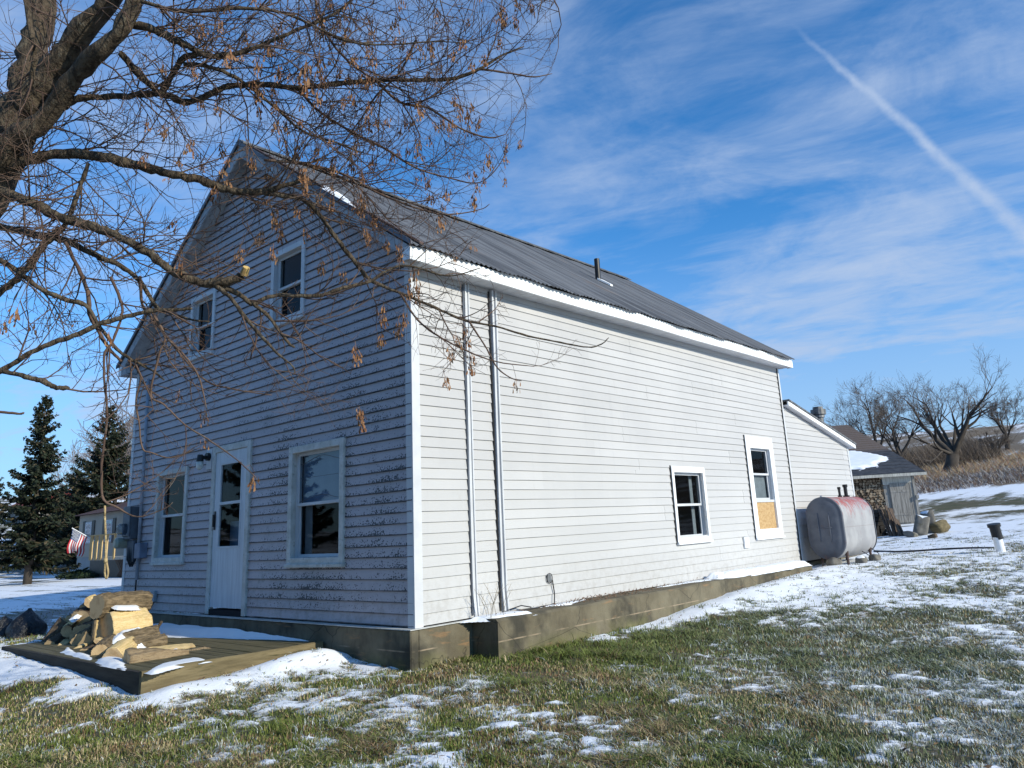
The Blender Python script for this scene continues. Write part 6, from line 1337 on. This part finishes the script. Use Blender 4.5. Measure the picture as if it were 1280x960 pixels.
# evergreens added unseen behind the camera: block sky fill on the gable, darken reflections
src = None
for i, (x, y, s_, l) in enumerate(((-4, -17, 1.25, 'unseen evergreen straight across from the gable'), (-11, -18.5, 1.4, 'taller unseen evergreen across from the platform'), (-18, -16, 1.2, 'unseen evergreen across the lawn to the left'), (3, -19, 1.35, 'unseen evergreen across from the house corner'), (9.5, -21, 1.3, 'unseen evergreen at the right end of the row across the lawn'), (-25, -13, 1.3, 'unseen evergreen at the left end of the row across the lawn'))):
    if src is None: src = spruce((x, y, gz(x, y)), 9.0, 3.0, l, 9, 130); src['group'] = 'unseen evergreens added across the lawn'; src['category'] = 'tree'; continue
    c = src.copy(); COL.objects.link(c); c.location = (x, y, gz(x, y)); c.scale = (s_/1.25,)*3; c.rotation_euler = (0, 0, i*1.3); c['label'] = l
    for ch in list(src.children): k_ = ch.copy(); COL.objects.link(k_); k_.parent = c; k_.matrix_parent_inverse = ch.matrix_parent_inverse.copy()
# ------------------------------------------------------------------ neighbour home, deck and flag
m_vinyl = mk('beige_grey_vinyl', (.36, .31, .25), (.40, .35, .29), .8, .7)
m_skirt = mk('grey_skirting', (.28, .29, .30), (.33, .34, .34), 2, .7)
m_roofr = mk('brown_red_roof', (.06, .032, .03), (.09, .05, .045), 2, .8)
m_newwood = mk('fresh_yellow_lumber', (.55, .40, .20), (.46, .32, .15), 3, .8)
hb = at(94, 719, 36); hb[2] = gz(hb[0], hb[1]); HX, HY, HZ = hb
nh = empty('mobile_home', (HX, HY, HZ)); tag(nh, 'beige mobile home with dark shutters and a brown red roof left of the farmhouse', 'mobile home')
eave = at(93, 644, 36)[2]; fl = at(94, 697, 36)[2]
mb = MB(); z = fl; 
while z < eave:
    z1 = min(z+.13, eave); mb.quad((HX, HY-.018, z), (HX+16, HY-.018, z), (HX+16, HY-.003, z1), (HX, HY-.003, z1)); mb.quad((HX, HY, z), (HX+16, HY, z), (HX+16, HY-.018, z), (HX, HY-.018, z)); z = z1
mb.quad((HX, HY, HZ), (HX, HY+4.2, HZ), (HX, HY+4.2, eave), (HX, HY, eave)); into(mb.build('wall', m_vinyl, recalc=False), nh)
mb = MB(); mb.box(HX+.02, HX+16, HY+.02, HY+.06, HZ-.4, fl); mb.box(HX+.02, HX+.06, HY+.061, HY+4.2, HZ-.4, fl); into(mb.build('skirting', m_skirt), nh)
mb = MB(); mb.prism([(HX-.25, HY-.28, eave-.02), (HX-.25, HY+4.5, eave-.02), (HX-.25, HY+2.1, eave+.62)], (16.4, 0, 0)); into(mb.build('roof', m_roofr), nh)
def nwin(u0, u1, v0, v1, nm):
    a = on_y(u0, v0, HY); c = on_y(u1, v1, HY); mb = MB(); mb.box(a[0], c[0], HY-.05, HY-.019, c[2], a[2]); w_ = into(mb.build('window', m_trim), nh)
    mb = MB(); mb.box(a[0]+.08, c[0]-.08, HY-.055, HY-.0505, c[2]+.08, a[2]-.08); o = mb.build('pane', m_glass_hi); o.parent = w_
    mb = MB(); mb.box(a[0]+.08, c[0]-.08, HY-.0502, HY-.050, c[2]+.08, a[2]-.08) if False else None
    for s0, s1 in ((a[0]-.33, a[0]-.02), (c[0]+.02, c[0]+.33)): mb = MB(); mb.box(s0, s1, HY-.045, HY-.019, c[2]-.05, a[2]+.05); into(mb.build('shutter', m_black), nh)
nwin(108.5, 114, 653, 679, 1); nwin(133.5, 140, 650, 677, 2)
dk = empty('wooden_porch', on_y(112, 728, HY-1.6)); tag(dk, 'raised porch of fresh yellow lumber before the mobile home', 'porch')
Y0 = HY-1.7; A = on_y(112, 697, Y0); B = on_y(170, 697, Y0); zr_ = A[2]+.82
mb = MB(); mb.box(A[0], B[0]+4, Y0, HY-.06, A[2]-.12, A[2]); into(mb.build('floor', m_palb), dk)
for k, u in enumerate((113, 119, 125, 133, 142.5)):
    x = on_y(u, 690, Y0)[0]; wdt = .24 if k < 3 else .12; mb = MB(); mb.box(x-.02, x+wdt, Y0-.04, Y0-.002, A[2]-.1, zr_); into(mb.build('railing_post', m_newwood), dk)
mb = MB(); mb.box(A[0], B[0]+4, Y0-.07, Y0+.05, zr_+.001, zr_+.05); into(mb.build('handrail', m_newwood), dk)
mb = MB(); mb.box(A[0]+.02, B[0]+4, Y0+.02, Y0+.06, HZ-.6, A[2]-.121); into(mb.build('skirt', m_black), dk)
mb = MB(); x0 = on_y(145, 700, Y0)[0]
for i in range(26):
    x = x0+i*.16
    mb.tube([(x, Y0-.005, HZ-.05), (x+1.0, Y0-.005, A[2]-.12)], .016, 4); mb.tube([(x+1.0, Y0-.02, HZ-.05), (x, Y0-.02, A[2]-.12)], .016, 4)
into(mb.build('lattice', mk('brown_lattice', (.16, .085, .05), rough=.9)), dk)
# flag on a slanting staff
fb = at(124, 679, 34.3); ft = at(90, 660, 34.0); flag = empty('flag', fb); tag(flag, 'flag with red and white stripes and a starred blue corner on a slanting staff', 'flag')
mb = MB(); mb.tube([fb, ft], .022, 6); into(mb.build('staff', m_fascia), flag)
m_fr, m_fw, m_fb = mk('flag_red', (.50, .035, .05), rough=.9), mk('flag_white', (.80, .79, .77), rough=.9), mk('flag_blue', (.035, .09, .26), rough=.9)
hA, hB = ft+(fb-ft)*.03, ft+(fb-ft)*.56; hv = hB-hA; fly = at(84, 692, 34.0)-at(92, 661, 34.0); fly = fly*1.02
mb = MB(); NS, NF = 26, 24
def fp_(s_, t): w_ = .07*sin(t*7+s_*2.5)*t+.05*sin(s_*8)*t; return hA+hv*s_*(1-.06*t)+fly*t*(1-.16*s_)+FW*w_*1.6
for i in range(NS):
    for j in range(NF):
        s0, s1, t0, t1 = i/NS, (i+1)/NS, j/NF, (j+1)/NF; st = int((i+.5)/NS*13)
        mi = 2 if (st < 7 and t0 < .4) else (0 if st % 2 == 0 else 1); mb.quad(fp_(s0, t0), fp_(s1, t0), fp_(s1, t1), fp_(s0, t1), mi)
for r_ in range(9):
    for c in range(6 if r_ % 2 == 0 else 5):
        s_ = (r_+1)/10*7/13; t = (c*2+1+(r_ % 2))/12*.4; n = 10; cpt = fp_(s_, t)-FW*.012; hx = hv/np.linalg.norm(hv); fx_ = fly/np.linalg.norm(fly)
        mb.poly([cpt+(hx*cos(a)+fx_*sin(a))*(.030 if k % 2 == 0 else .012) for k, a in enumerate(np.linspace(0, 2*pi, 11)[:-1])], 1)
into(mb.build('cloth', [m_fr, m_fw, m_fb], recalc=False), flag)
# low dark shrub row by the porch and far barn with a red roof
for i, (u, v, d, wd_, hh, l) in enumerate(((100, 728, 31, 1.1, .35, 'low dark evergreen mat before the mobile home'),)):
    q = gpt(u, v, d); V_ = []
    for k in range(1800):
        a = random.uniform(0, 6.28); r_ = wd_*sqrt(random.random()); p = q+np.array([cos(a)*r_*1.5, sin(a)*r_*.6, hh*random.random()*(1-r_/wd_*.6)]); dd = np.array([random.gauss(0, .1), random.gauss(0, .1), random.uniform(0, .1)]); s_ = np.array([random.gauss(0, .02) for _ in range(3)])
        V_ += [p, p+dd*.5+s_, p+dd, p+dd*.5-s_]
    o = npmesh('low_shrub', V_, np.arange(len(V_)).reshape(-1, 4), m_spr); setattr_col(o, 'tint', np.tile([.02, .035, .014], (len(V_), 1))*np.repeat(rng.uniform(.6, 1.6, len(V_)//4), 4)[:, None]); tag(o, l, 'shrub')
bq = at(20, 672, 85); barn = empty('barn', (bq[0], bq[1], gz(bq[0], bq[1]))); tag(barn, 'distant barn with a dull red roof glimpsed behind the spruces', 'barn')
bz = gz(bq[0], bq[1])
mb = MB(); mb.box(bq[0]-4, bq[0]+5, bq[1], bq[1]+6, bz-1, bz+2.0); into(mb.build('wall', m_oldb), barn)
mb = MB(); mb.prism([(bq[0]-4.3, bq[1]-.4, bz+1.95), (bq[0]-4.3, bq[1]+6.4, bz+1.95), (bq[0]-4.3, bq[1]+3, bz+3.6)], (9.6, 0, 0)); into(mb.build('roof', mk('dull_red_roof', (.30, .06, .05), (.22, .05, .04), .6, .8)), barn)
# tidy: no leftover unlinked data needed
for o_ in sc.objects:
    if o_.type == 'EMPTY': o_.empty_display_size = .2
